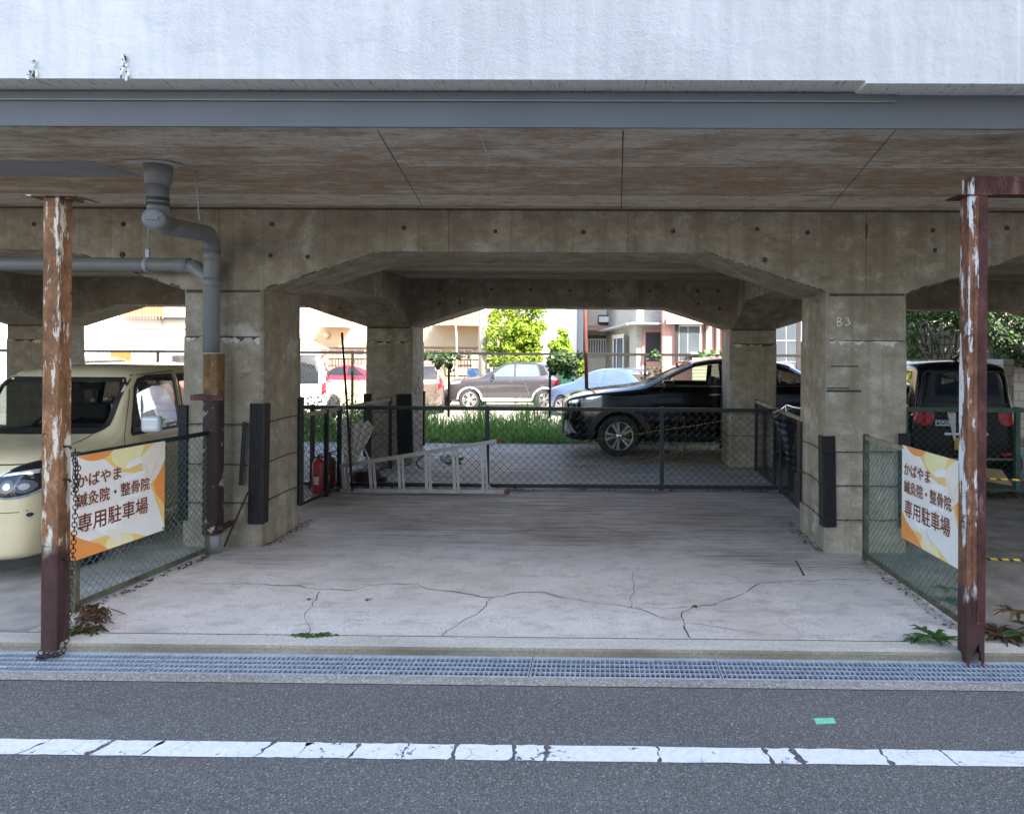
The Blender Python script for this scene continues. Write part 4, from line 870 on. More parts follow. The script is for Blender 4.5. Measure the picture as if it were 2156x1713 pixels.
def make_sign(label, mat):
    t = thing('parking_sign', label, 'sign', mat=mat)
    b = MB(); b.box(0, SW, 0, SH, 0, .004); b.build('board', S['cream'], t, local=True, bevel=.001)
    b = MB(); z = [.0046]
    clip = lambda p: (min(max(p.x, 0.001), .999) * SW, (1 - min(max(p.y, .001), .999)) * SH)
    def shape(pl, mi, sm=True):
        pts = smooth(pl) if sm else [Vector((*q, 0)) for q in pl]
        b.face([(*clip(p), z[0]) for p in pts], mi); z[0] += .00025
    shape([(.30, -.02), (1.05, -.06), (1.05, .98), (.97, .86), (.90, .66), (.82, .46), (.66, .30), (.48, .23), (.38, .13)], 1)
    shape([(.44, -.05), (.74, -.05), (.70, .13), (.60, .22), (.50, .20), (.40, .10)], 2)
    shape([(.06, -.03), (.40, -.03), (.36, .05), (.25, .075), (.14, .05)], 0)
    shape([(.88, .36), (1.05, .14), (1.05, .74), (.96, .66), (.88, .52)], 0)
    shape([(.18, .86), (.40, .855), (.60, .91), (.78, 1.03), (.30, 1.05), (.22, .95)], 1)
    shape([(.36, .9), (.5, .88), (.62, .93), (.6, 1.04), (.36, 1.04)], 2)
    shape([(-.05, .68), (.08, .79), (.22, .88), (.30, .93), (.36, 1.05), (-.05, 1.06)], 0)
    # two generic open hands
    for pl in ([(.56, .17), (.66, .13), (.76, .12), (.77, .16), (.68, .20), (.57, .215)], [(.53, .30), (.66, .28), (.78, .29), (.78, .34), (.66, .345), (.53, .35)], [(.53, .40), (.66, .36), (.80, .33), (.81, .38), (.68, .42), (.55, .45)], [(.62, .50), (.72, .42), (.84, .36), (.87, .40), (.76, .48), (.66, .54)]): shape(pl, 4)
    shape([(.72, .14), (.80, .05), (.93, -.03), (1.04, -.04), (1.03, .10), (.97, .26), (.88, .40), (.80, .41), (.75, .32)], 3)
    for pl in ([(.42, .60), (.52, .52), (.60, .50), (.61, .53), (.53, .57), (.45, .63)], [(.44, .66), (.56, .62), (.66, .56), (.68, .59), (.58, .65), (.46, .70)], [(.42, .72), (.54, .70), (.62, .67), (.63, .71), (.53, .74), (.43, .77)]): shape(pl, 4)
    shape([(.14, .62), (.26, .60), (.40, .62), (.46, .70), (.44, .80), (.50, .92), (.47, .95), (.38, .88), (.26, .78), (.16, .70)], 4)
    shape([(.33, .80), (.44, .82), (.51, .93), (.48, .97), (.40, .91)], 3)
    b.build('artwork', [S['orange'], S['yellow'], S['lemon'], S['hand'], S['hand2']], t, local=True, recalc=False)
    b = MB()
    for pl in ([(.76, .22), (.79, .32), (.84, .38)], [(.98, .02), (.92, .18), (.84, .33)], [(.70, .30), (.80, .38)]):
        for a, c in zip(pl[:-1], pl[1:]): b.bar((a[0] * SW, (1 - a[1]) * SH, .0088), (c[0] * SW, (1 - c[1]) * SH, .0088), .0022, .0004)
    b.build('hand_outline', S['line'], t, local=True)
    for body, size, x, y, wd in (('かばやま', .104, .045, .505, .40), ('鍼灸院・整骨院', .104, .045, .372, .685), ('専用駐車場', .138, .058, .195, .655)):
        for bold, mt, zz in ((.0042, 'glow2', .0091), (.0024, 'glow', .0095), (.0010, 'text', .0100)):
            me = textmesh(body, size, bold); me.materials.clear(); me.materials.append(S[mt])
            xs = [v.co.x for v in me.vertices]; f = wd / (max(xs) - min(xs)); x0 = min(xs)
            for v in me.vertices: v.co = Vector(((v.co.x - x0) * f, v.co.y, 0))
            o = bpy.data.objects.new('lettering' if mt == 'text' else 'letter_halo', me); C.objects.link(o); o.parent = t; o.location = (x, y, zz)
    for ex in (.018, SW - .018):
        for ey in (.018, SH - .018):
            b = MB(); b.lathe([(.009, .004), (.009, .0068), (.004, .0068)], 12, Matrix.Translation((ex, ey, 0))); b.build('eyelet', M['chrome'], t, local=True)
    return t
def frame_mat(o, u, v):
    u, v = Vector(u).normalized(), Vector(v).normalized(); n = u.cross(v); return Matrix(((u.x, v.x, n.x, o[0]), (u.y, v.y, n.y, o[1]), (u.z, v.z, n.z, o[2]), (0, 0, 0, 1)))
d = (lf1 - lf0).normalized(); nr = Vector((d.y, -d.x, 0))
def on_line(A, d, px):                         # where the fence line is seen at a pixel column
    best = min((abs(P(px, 900, A.y + d.y * s).x - (A.x + d.x * s)), s) for s in [i * .005 for i in range(-100, 420)]); return best[1]
s0 = on_line(lf0, d, 339) - SW
o = lf0 + d * s0 + nr * .03
make_sign('cream and orange parking sign wired to the fence by the cream car', frame_mat((o.x, o.y, .365), d, (0, 0, 1)))
d2 = (rf0 - rf1).normalized(); nr2 = Vector((d2.y, -d2.x, 0))
s1 = on_line(rf1, d2, 1909)
o = rf1 + d2 * s1 + nr2 * .03
make_sign('cream and orange parking sign on the fence by the black van, half behind the post', frame_mat((o.x, o.y, .40), d2, (0, 0, 1)))

# ================================================================== drain pipe
dp = thing('drain_pipe', 'grey plastic drain pipe bending from the soffit down the left column', 'drain pipe', (P(443, 900, 6.38).x, 6.38, 0))
pj = P(333, 344, 5.03); X0 = pj.x; Xv = P(444, 900, 6.38).x; za = 2.735; zv = P(444, 515, 6.38).z
b = MB(); b.lathe([(.094, 3.139), (.094, 3.05), (.088, 3.04), (.088, 3.02), (.072, 2.99)], 24, Matrix.Translation((X0, 5.03, 0))); b.build('socket', M['pvc'], dp)
b = MB(); b.tube([(X0, 5.03, 2.99), (X0, 5.03, za + .10), (X0 - .015, 5.06, za + .05), (X0 - .05, 5.2, za + .0), (Xv + .06, 6.2, zv + .07), (Xv + .01, 6.35, zv + .02), (Xv, 6.38, zv - .06), (Xv, 6.38, P(444, 742, 6.38).z)], .0705, 20); b.build('pipe', M['pvc'], dp)
b = MB(); dd = Vector((Xv - X0, 6.38 - 5.03, zv - za)).normalized(); m = Matrix.Translation(Vector((X0, 5.03, za + .01)) - dd * .10) @ dd.to_track_quat('Z', 'Y').to_matrix().to_4x4()
b.lathe([(.0001, 0), (.050, 0), (.066, .004), (.076, .012), (.076, .045), (.0715, .05), (.0715, .30)], 20, m); b.box(-.035, .035, -.012, .012, -.012, .002, 0, m); b.build('cleanout', M['pvc'], dp)
b = MB()
for z in (za + .12, 2.89): b.lathe([(.0735, z - .012), (.0735, z + .012)], 20, Matrix.Translation((X0, 5.03, 0)))
b.build('joint_ring', M['pvcdark'], dp)
for zz, hh in ((zv - .10, .05), (P(1, 592, 6.38).z, .04)):
    b = MB(); b.lathe([(.0715, zz - hh), (.0775, zz - hh), (.0775, zz + hh), (.0715, zz + hh)], 20, Matrix.Translation((Xv, 6.38, 0))); b.build('collar', M['pvc'], dp)
zh = P(250, 557, 6.38).z
b = MB(); b.tube([(-14, 6.38, zh + .03), (Xv - .28, 6.38, zh), (Xv - .17, 6.38, zh - .015), (Xv - .05, 6.38, zh - .11), (Xv, 6.38, zh - .2)], .061, 18); b.lathe([(.066, 0), (.066, .1)], 18, Matrix.Translation((Xv - .30, 6.38, zh)) @ Matrix.Rotation(rad(90), 4, 'Y')); b.build('branch_pipe', M['pvc'], dp)
b = MB(); xs = P(309, 900, 6.38).x; b.lathe([(.0635, -.018), (.066, -.018), (.066, .018), (.0635, .018)], 18, Matrix.Translation((xs, 6.38, zh)) @ Matrix.Rotation(rad(90), 4, 'Y')); b.box(xs - .016, xs + .016, 6.37, 6.39, zh + .06, zh + .14); b.tube([(xs, 6.38, zh + .12), (xs + .005, 6.38, 3.139)], .006, 6)
b.tube([(X0 + .17, 5.2, 3.14), (X0 + .17, 5.25, za + .05)], .006, 6); b.build('hanger', M['galv'], dp)
b = MB()
pts = []
for k in range(22):
    a = 2 * math.pi * k / 22; rr = .17 + random.uniform(-.025, .03); pts.append((X0 - .01 + rr * 1.15 * math.cos(a), 5.0 + rr * .8 * math.sin(a), 3.136))
b.face(pts); b.face([(p[0] * .96 + X0 * .04, p[1] * .96 + .04 * 5.0, 3.133) for p in pts])
b.build('mortar_patch', M['pale_conc'], dp)
zs0, zs1 = P(1, 1117, 6.38).z, P(1, 742, 6.38).z
st = MB(); r = .076
pl = [(r * math.cos(a) * (1 / max(abs(math.cos(a)), abs(math.sin(a))) ** .55), r * math.sin(a) * (1 / max(abs(math.cos(a)), abs(math.sin(a))) ** .55)) for a in [2 * math.pi * k / 28 for k in range(28)]]
st.prism([(Xv + .03 + x, 6.37 + y) for x, y in pl], zs0, zs1, 'z'); st.build('steel_sleeve', M['rustpipe'], dp)
b = MB(); b.box(Xv - .085, Xv + .16, 6.278, 6.284, P(1, 838, 6.38).z, P(1, 827, 6.38).z); b.box(Xv - .13, Xv - .085, 6.28, 6.5, P(1, 838, 6.38).z, P(1, 827, 6.38).z); b.box(Xv + .115, Xv + .16, 6.285, 6.5, P(1, 1106, 6.38).z, P(1, 1097, 6.38).z); b.build('bracket', M['rust3'], dp)
b = MB(); b.tube([(Xv + .04, 6.37, 0), (Xv + .04, 6.37, zs0 + .02)], .06, 16); b.build('outlet', M['pvc'], dp)

# ================================================================== rubber corner guards and the wires that bind them
def guard(label, cx, cy, s1_, s2_, z0, z1, a=.13, c=.09, tilt=0):
    # s1_: direction of the leg along x, s2_: direction of the leg along y (into the column side)
    b = MB(); t = .022
    def leg(x0, x1, y0, y1): b.box(min(x0, x1), max(x0, x1), min(y0, y1), max(y0, y1), z0, z1)
    leg(cx - s1_ * t, cx + s1_ * a, cy - s2_ * t, cy - s2_ * .003); leg(cx - s1_ * t, cx - s1_ * .003, cy - s2_ * .003, cy + s2_ * c)
    for k in range(5):
        x = cx + s1_ * (a * (k + .6) / 5.2); leg(x - .006, x + .006, cy - s2_ * (t + .006), cy - s2_ * (t - .001))
    o = b.build('corner_guard', M['rubber']); o.rotation_euler = (0, tilt, 0)
    return tag(o, label, 'corner guard')
zz = lambda py, Y: P(1200, py, Y).z
L, R_ = cN[2], cN[3]
L, R_ = sum(ncol[0]) / 2, sum(ncol[1]) / 2
guard('black rubber corner guard on the front corner of the left column facing the empty bay', L + wN / 2, NY0, -1, 1, .22, 1.33, .118, .09, .012)
guard('short black rubber guard on the left column beside the cream car', L - wN / 2, NY0, 1, 1, .25, 1.31, .06, .10)
guard('black rubber guard on the rear corner of the left column', L + wN / 2, NY1, -1, -1, .22, 1.33, .10, .09)
guard('black rubber corner guard on the front corner of the chalk marked column', R_ - wN / 2, NY0, 1, 1, .24, 1.07, .10, .10, -.02)
guard('thin black rubber guard on the rear corner of the chalk marked column', R_ - wN / 2, NY1, 1, -1, .30, 1.12, .10, .10)
guard('black rubber guard half hidden behind the fence on the chalk marked column', R_ + wN / 2, NY0, -1, 1, .24, 1.10, .08, .10)
LF, RF = sum(fcol[0]) / 2, sum(fcol[1]) / 2
guard('black rubber guard on the front corner of the rear left column', LF + wF / 2, FY, -1, 1, .12, 1.12, .22, .05, -.03)
guard('black rubber guard on the outer corner of the rear left column', LF - wF / 2, FY, 1, 1, .12, 1.12, .10, .05)
guard('black rubber strip on the inner side of the rear left column', LF + wF / 2, FY + .75, -1, -1, .2, 1.12, .05, .06)
guard('black rubber strip on the edge of the rear right column', RF - wF / 2, FY + .75, 1, -1, .2, 1.05, .05, .06)
for c, w, y0, y1, zs, nm, e in ((L, wN, NY0, NY1, (1.14, .77, .415), 'left column', .033), (R_, wN, NY0, NY1, (.93, .62, .31), 'chalk marked column', .033), (LF, wF, FY, FY + .75, (.83, .48), 'rear left column', .034), (RF, wF, FY, FY + .75, (.85, .5), 'rear right column', .034)):
    for k, z in enumerate(zs):
        b = MB(); pts = []
        cor = [(c - w / 2 - e, y0 - e), (c + w / 2 + e, y0 - e), (c + w / 2 + e, y1 + e), (c - w / 2 - e, y1 + e)]
        for i in range(4):
            p, q = cor[i], cor[(i + 1) % 4]
            for j in range(6):
                t = j / 6; s = math.sin(math.pi * t); pts.append((p[0] + (q[0] - p[0]) * t - (q[1] - p[1]) * 0, p[1] + (q[1] - p[1]) * t, z + .02 * (i % 2) * s + random.uniform(-.004, .004)))
        b.tube(pts, .0048, 5, closed=True)
        for kx in range(3): b.tube([(c + (-.2 + .2 * kx), y0 - e - .008, z - .012), (c + (-.2 + .2 * kx) + .02, y0 - e - .008, z + .012)], .004, 4)
        tag(b.build('tie_wire', M['wire']), ('top', 'middle', 'lowest')[k if len(zs) == 3 else k * 2] + ' loop of dark wire tied round the ' + nm, 'wire')
b = MB(); b.bar(P(515, 888, 6.50), P(507, 1021, 6.50), .035, .012); tag(b.build('rubber_strip', M['rubber']), 'narrow black rubber strip hanging beside the left column guard', 'rubber strip')
b = MB(); b.bar(P(522, 1036, 6.47), P(472, 1150, 6.38), .03, .015); tag(b.build('loose_strip', M['rubber']), 'black strip slanting down to the foot of the drain pipe', 'rubber strip')

# ================================================================== ladder, stake, umbrella and other things along the back fence
lad = thing('ladder', 'aluminium ladder section lying on its side against the back fence', 'ladder', G(890, 1042))
LY = 9.06
A0, A1, B0, B1 = P(716, 1034, LY), P(1062, 1040, LY), P(716, 981, LY + .05), P(1046, 928, LY + .1)
A0.z = max(A0.z, .03); A1.z = max(A1.z, .03)
for nm, p, q in (('rail', A0, A1), ('rail', B0, B1)):
    b = MB(); b.bar(p, q, .026, .042); b.bar(p + Vector((0, -.016, .021)), q + Vector((0, -.016, .021)), .012, .008); b.bar(p + Vector((0, -.016, -.021)), q + Vector((0, -.016, -.021)), .012, .008); b.build(nm, M['alu'], lad)
for xt, xb in ((724, 729), (781, 786), (842, 846), (900, 902), (957, 961), (1017, 1021)):
    tt = (xt - 716) / 330; tb = (xb - 716) / 346; p, q = B0.lerp(B1, tt), A0.lerp(A1, tb)
    b = MB(); b.bar(p + Vector((-.02, 0, 0)), q + Vector((-.02, 0, 0)), .020, .038, up=(1, 0, 0)); b.bar(p + Vector((.026, .012, 0)), q + Vector((.026, .012, 0)), .014, .03, up=(1, 0, 0)); b.build('rung', M['alu'], lad)
for p in (A1, B1): b = MB(); b.bar(p, p + (A1 - A0).normalized() * .06 if p is A1 else p + (B1 - B0).normalized() * .06, .034, .06); b.build('foot_cap', M['redrust'], lad)
b = MB(); b.bar(P(1017, 1010, LY - .02), P(1042, 1036, LY - .02), .012, .02); b.build('spreader', M['alu'], lad)
b = MB(); b.tube([P(720, 700, 9.12), P(731, 860, 9.10), P(742, 1034, 9.05)], .016, 6); tag(b.build('iron_stake', M['stake']), 'tall thin rusty rod leaning on the back fence behind the ladder', 'rod')
# umbrella hung open side up behind the fence
um = thing('umbrella', 'broken pale cloth umbrella hung behind the back fence', 'umbrella', P(735, 985, 9.62))
ap = P(737, 990, 9.62); rim = [(705, 888), (718, 880), (729, 879), (738, 884), (748, 892), (757, 884), (766, 890), (775, 884), (787, 901), (775, 928)]
pts = [P(x, y, 9.62 + (.05 if i % 2 else -.03)) for i, (x, y) in enumerate(rim)]; lf = [P(712, 925, 9.6), P(722, 940, 9.6), P(724, 970, 9.6)]; rt_ = [P(765, 945, 9.63), P(752, 965, 9.62)]
ol = [lf[2], lf[1], lf[0]] + pts + rt_
b = MB()
for p, q in zip(ol[:-1], ol[1:]):
    m1, m2 = p.lerp(ap, .5) + Vector((0, .02, 0)), q.lerp(ap, .5) + Vector((0, .02, 0))
    b.face([p, q, m2, m1]); b.face([m1, m2, ap])
o = b.build('canopy', M['cloth'], um); md = o.modifiers.new('cloth', 'SOLIDIFY'); md.thickness = .003
b = MB(); b.tube([P(739, 872, 9.64), P(735, 1012, 9.64)], .006, 6); b.build('shaft', M['darkmetal'], um)
b = MB(); b.bar(P(768, 945, 9.63), P(777, 966, 9.63), .02, .008); b.build('strap', M['cloth'], um)
def extinguisher(label, px, py, Y, m, h):
    p = G(px, py); p.y = Y; p.x = P(px, py, Y).x; p.z = 0
    t = thing('fire_extinguisher', label, 'fire extinguisher', p); r = .085
    b = MB(); b.lathe([(r * .95, 0), (r, .012), (r, h * .72), (r * .8, h * .80), (r * .35, h * .85), (r * .3, h * .87)], 20, Matrix.Translation(p)); b.build('cylinder', m, t)
    b = MB(); b.lathe([(.02, h * .86), (.024, h * .92), (.012, h * .95)], 10, Matrix.Translation(p)); b.bar(p + Vector((-.02, 0, h * .95)), p + Vector((.10, 0, h * 1.0)), .02, .012); b.bar(p + Vector((-.02, 0, h * .93)), p + Vector((.09, 0, h * .9)), .016, .01); b.build('valve_lever', M['blackplastic'], t)
    b = MB(); b.tube([p + Vector((-.02, 0, h * .9)), p + Vector((-.09, -.02, h * .85)), p + Vector((-.10, -.02, h * .4)), p + Vector((-.085, -.03, h * .25))], .011, 7); b.build('hose', M['rubber'], t)
    b = MB()
    for k in range(-3, 3): b.face([p + Vector((r * 1.02 * math.sin(a), -r * 1.02 * math.cos(a), z)) for a, z in ((k * .13, h * .22), (k * .13 + .13, h * .22), (k * .13 + .13, h * .42), (k * .13, h * .42))])
    b.build('label_plate', M['paper'], t)
extinguisher('bright red fire extinguisher with white label behind the side fence', 671, 1036, 9.08, M['redp'], .50)
extinguisher('faded rusty fire extinguisher standing behind the red one', 693, 1030, 9.28, M['redrust'], .50)
b = MB(); p = P(770, 1028, 9.75); p.z = 0
b.lathe([(.19, 0), (.20, .04), (.20, .13), (.16, .17), (.10, .18)], 14, Matrix.Translation(p)); b.box(p.x + .12, p.x + .3, p.y - .12, p.y, .02, .09, 0, None)
tag(b.build('rusty_drum', M['rustbox'], bevel=.01), 'low brown rusty drum behind the fence under the umbrella', 'drum')
b = MB(); q = fcol[0][1] + .012

def hx(y, z): return (q, FY + .1 + y, z)
z0h = P(880, 828, FY + .2).z
b.tube([hx(0, z0h), hx(.38, z0h), hx(.19, z0h + .15), hx(0, z0h)], .004, 5); b.tube([hx(.19, z0h + .15), hx(.19, z0h + .2), hx(.225, z0h + .23), hx(.20, z0h + .265), hx(.165, z0h + .25)], .004, 5)
tag(b.build('wire_hanger', M['wire']), 'black wire coat hanger hung on the rear left column', 'coat hanger')
b = MB(); pts = [P(895 + 18 * math.cos(a) - 4 * math.sin(a), 972 + 14 * math.sin(a), 9.14) for a in [k * .55 for k in range(1, 10)]]; b.tube(pts, .008, 6); tag(b.build('cable_loop', M['rubber']), 'loop of black cable hooked over the upper ladder rail', 'cable')
b = MB(); pts = [P(*p, 9.36) for p in ((1428, 970), (1425, 890), (1432, 876), (1441, 890), (1443, 930), (1434, 962))]; b.tube(smooth3(pts), .006, 6); tag(b.build('cord_loop', M['stake']), 'pale cord loop hanging on the back fence before the black car', 'cord')
# bag of litter on the floor
b = MB()
p = G(943, 968)
for k in range(14): leaf(b, p + Vector((random.uniform(-.14, .14), random.uniform(-.06, .06), random.uniform(.02, .07))), .10, None, 0, .7)
tag(b.build('crumpled_paper', M['paper'], recalc=False), 'crumpled white paper lying on the floor behind the fence', 'litter')
# dark tarpaulin and junk at the right side fence
b = MB(); n = 9; g = []
for i in range(n):
    for j in range(n):
        u, v = i / (n - 1), j / (n - 1); yy = 8.6 + 1.25 * u
        x = P(1668 - 40 * u, 900, yy).x + .12 * math.sin(u * 9 + v * 2) + .22 * v * (.4 + u); g.append((x, yy + .04 * math.sin(v * 9), 1.02 - .62 * v - .08 * math.sin(u * 5) * v))
for i in range(n - 1):
    for j in range(n - 1): b.mesh([g[i * n + j], g[(i + 1) * n + j], g[(i + 1) * n + j + 1], g[i * n + j + 1]], [(0, 1, 2, 3)], 0, True)
o = b.build('tarpaulin', M['tarp']); md = o.modifiers.new('cloth', 'SOLIDIFY'); md.thickness = .006; tag(o, 'dark navy tarpaulin slumped over the sagging side fence', 'tarpaulin')
b = MB(); b.tube([P(1632, 866, 9.0), P(1645, 860, 9.02), P(1655, 852, 9.05), P(1672, 858, 9.1), P(1692, 862, 9.15)], .013, 8); b.tube([P(1630, 878, 8.95), P(1650, 866, 9.05)], .008, 6); b.bar(P(1628, 868, 8.98), P(1640, 864, 9.0), .035, .03)
b.tube([P(1655, 852, 9.05), P(1662, 900, 9.05), (P(1662, 900, 9.05).x + .1, 9.1, .35)], .014, 8)
tag(b.build('bicycle_handlebar', M['chrome']), 'chrome bicycle handlebar behind the right side fence', 'handlebar')

# ================================================================== ropes
def rope(label, pts, r, sag=.03):
    b = MB(); out = []; pts = [Vector(p) for p in pts]
    for a, c in zip(pts[:-1], pts[1:]):
        for k in range(12): t = k / 12; out.append(a.lerp(c, t) - Vector((0, 0, sag * 4 * t * (1 - t))))
    out.append(pts[-1]); b.tube(out, r, 6); o = b.build('rope', M['rope'], origin=False); return tag(o, label, 'rope')
rope('upper yellow and black rope tied to the rusted through post', [P(2070, 1007, 4.46), (6.5, 4.6, 1.0)], .006)
rope('lower yellow and black rope tied to the rusted through post', [P(2070, 1176, 4.46), (6.5, 4.6, .52)], .008)
rope('upper thin yellow rope strung before the black car', [P(1216, 929, 11.2), P(1380, 907, 11.25), P(1528, 884, 11.25)], .0045, .01)
rope('lower thin yellow rope strung before the black car', [P(1195, 983, 11.1), P(1330, 976, 11.2), P(1528, 922, 11.25)], .0045, .01)
b = MB(); a = rect(1713, 1511, 1760, 1523, 3.6); p = [G(1713, 1511, -.042), G(1755, 1510, -.042), G(1761, 1522, -.042), G(1719, 1524, -.042)]; b.face(p); o = b.build('road_sticker', M['sticker']); tag(o, 'small green tape sticker on the asphalt near the white line', 'sticker')
# ================================================================== plants
def rosette(b, c, n, L, w, mi=0, spread=1.0, lift=.7):
    for k in range(n):
        a = random.uniform(0, 6.28); l = L * random.uniform(.5, 1.15); ww = w * random.uniform(.7, 1.2); up = lift * random.uniform(.5, 1.3); pl, pr = [], []
        d = Vector((math.cos(a), math.sin(a), 0)); q = Vector((-d.y, d.x, 0))
        for j in range(6):
            t = j / 5; ctr = c + d * l * t * spread + Vector((0, 0, l * up * (t - t * t * .95))); wd = ww * (math.sin(math.pi * (t * .85 + .12)) ** .8) * (1 + .35 * (j % 2)); pl.append(ctr + q * wd + Vector((0, 0, wd * .3))); pr.append(ctr - q * wd + Vector((0, 0, wd * .3)))
        v = [x for pr_ in zip(pl, pr) for x in pr_]; b.mesh(v, [(2 * j, 2 * j + 1, 2 * j + 3, 2 * j + 2) for j in range(5)], mi)
def weed(label, c, parts):
    b = MB()
    for args in parts: rosette(b, *args)
    return tag(b.build('weed', [M['leafG'], M['dead'], M['leafD']], recalc=False), label, 'weed')
c = G(1962, 1352); weed('broad leaved green weed at the foot of the right post facing the bay', c, [(c + Vector((.02, 0, .02)), 12, .16, .014), (c + Vector((.09, .03, 0)), 10, .13, .011), (c + Vector((-.09, .05, 0)), 10, .11, .011), (c + Vector((-.03, .03, .05)), 10, .12, .012)])
c = G(2112, 1345); weed('withering weed with brown and green leaves right of the rusted through post', c, [(c, 18, .17, .013, 1), (c + Vector((.1, -.06, .03)), 16, .15, .014, 0), (c + Vector((.02, .1, 0)), 16, .16, .012, 1), (c + Vector((.2, 0, .06)), 16, .17, .014, 0), (c + Vector((.15, .1, .12)), 14, .17, .014, 1), (c + Vector((.28, .05, .02)), 14, .16, .014, 0)])
c = G(1995, 1265); weed('small sprig growing through the right front fence', c + Vector((0, 0, .0)), [(c, 9, .11, .016), (c + Vector((.02, .02, .08)), 8, .12, .016)])
c = G(175, 1330); weed('small green weed at the foot of the orange rusty post', c, [(c, 14, .12, .014), (c + Vector((.06, 0, 0)), 8, .10, .012)])
b = MB()
for k in range(26):
    c = G(random.gauss(660, 28), 1340); rosette(b, c + Vector((0, random.uniform(-.01, .015), .006)), 4, .045, .006, 0)
for px in (560, 575, 610, 735, 800, 822, 938, 945): c = G(px, 1341); rosette(b, c, 4, .028, .004, 0)
tag(b.build('joint_weeds', M['leafG'], recalc=False), 'low green sprigs growing in the joint behind the kerb', 'weeds', kind='stuff')
for px, py, lb in ((1462, 1277, 'tiny green sprig in the long floor crack'), (776, 1263, 'tiny green leaf lying left on the floor slab'), (652, 1262, 'pair of tiny leaves on the floor near the crack')):
    c = G(px, py); weed(lb, c, [(c, 8, .035, .008)])
b = MB()
for k in range(110):
    px = random.gauss(192, 15); c = G(px, random.uniform(1288, 1318)); leaf(b, c + Vector((0, 0, random.uniform(.005, .06))), .06, None, 0, .35)
for k in range(40):
    c = G(random.uniform(160, 235), random.uniform(1290, 1345)); b.tube([c + Vector((random.uniform(-.1, .1), random.uniform(-.05, .05), .01)), c + Vector((0, 0, .05)), c + Vector((random.uniform(-.1, .1), random.uniform(-.05, .05), .01))], .003, 4)
for k in range(90):
    s = random.random(); c = lf0.lerp(lf1, s) + Vector((random.uniform(.01, .09), random.uniform(-.03, .03), .008)); leaf(b, c, .04, Vector((0, 0, 2)), 0, .5)
tag(b.build('dead_leaves', M['dead'], recalc=False), 'heap of dead leaves and twigs at the foot of the orange post', 'dead leaves', kind='stuff')
b = MB()
for k in range(260):
    c = Vector((random.uniform(xl, xr), CFY + random.uniform(-.10, .12), .012)); leaf(b, c, .05, Vector((0, 0, 1.2)), 0, .6)
for k in range(220):
    px = random.uniform(2060, 2300); c = Vector((P(px, 900, 9.1).x, 9.1 + random.uniform(-.15, .15), random.uniform(.01, .05))); leaf(b, c, .07, Vector((0, 0, 1)), 0, .6)
for k in range(120):
    s = random.random(); c = rf0.lerp(rf1, s) + Vector((random.uniform(-.1, .05), 0, .008)); leaf(b, c, .035, Vector((0, 0, 2)), 0, .4)
for k in range(120):
    c = Vector((L + wN / 2 + abs(random.gauss(0, .06)), random.uniform(NY0, NY1 + .2), .008)); leaf(b, c, .03, Vector((0, 0, 2)), 0, .4)
    c = Vector((R_ - wN / 2 - abs(random.gauss(0, .07)), random.uniform(NY0, NY1 + .3), .008)); leaf(b, c, .03, Vector((0, 0, 2)), 0, .4)
tag(b.build('fallen_leaves', M['dead'], recalc=False, origin=False), 'scattered dry leaves gathered along the fences and columns', 'fallen leaves', kind='stuff')
# long grass strip behind the bays
b = MB()
def blade(c, h, w, mi=0):
    a = random.uniform(0, 6.28); d = Vector((math.cos(a), math.sin(a), 0)); q = Vector((-d.y, d.x, 0)); bend = random.uniform(.1, .55) * h
    p = [c + d * bend * (t ** 2) + Vector((0, 0, h * t * (1 - .15 * t))) for t in (0, .4, .75, 1)]
    v = [p[0] - q * w, p[0] + q * w, p[1] - q * w, p[1] + q * w, p[2] - q * w * .6, p[2] + q * w * .6, p[3]]; b.mesh(v, [(0, 1, 3, 2), (2, 3, 5, 4), (4, 5, 6)], mi)
for k in range(15000):
    x = random.uniform(-11, 5.5); y = random.uniform(13.85, 16.5) ** 1.0; h = random.uniform(.25, .7) * (1.25 if 14.4 < y else .75) * (1 if x > -4.7 else .9)
    h *= .55 + .75 * (.5 + .5 * math.sin(x * 2.3 + 1.3 * math.sin(y * 3))) * (.6 + .4 * math.sin(x * 5.1 + y)); h *= 1.6 if random.random() < .04 else 1
    blade(Vector((x, y, -.02)), h, .0075)
tag(b.build('long_grass', M['grassM'], recalc=False, origin=False), kind='stuff', label='strip of long green grass behind the bays', cat='grass')
b = MB()
for k in range(4200):
    x = random.uniform(-9.5, -4.8); y = random.uniform(14.0, 15.2); leaf(b, Vector((x, y, random.uniform(0, .95) * random.random() ** .3)), .09, None, 0, .3)
for k in range(900):
    x = random.uniform(-4.8, 4.5); leaf(b, Vector((x, random.uniform(13.75, 14.1), random.uniform(0, .12))), .07, Vector((0, 0, 1)), 0, .5)
tag(b.build('undergrowth', M['leafG'], recalc=False, origin=False), kind='stuff', label='dense leafy undergrowth in the shade behind the left side fence', cat='undergrowth')
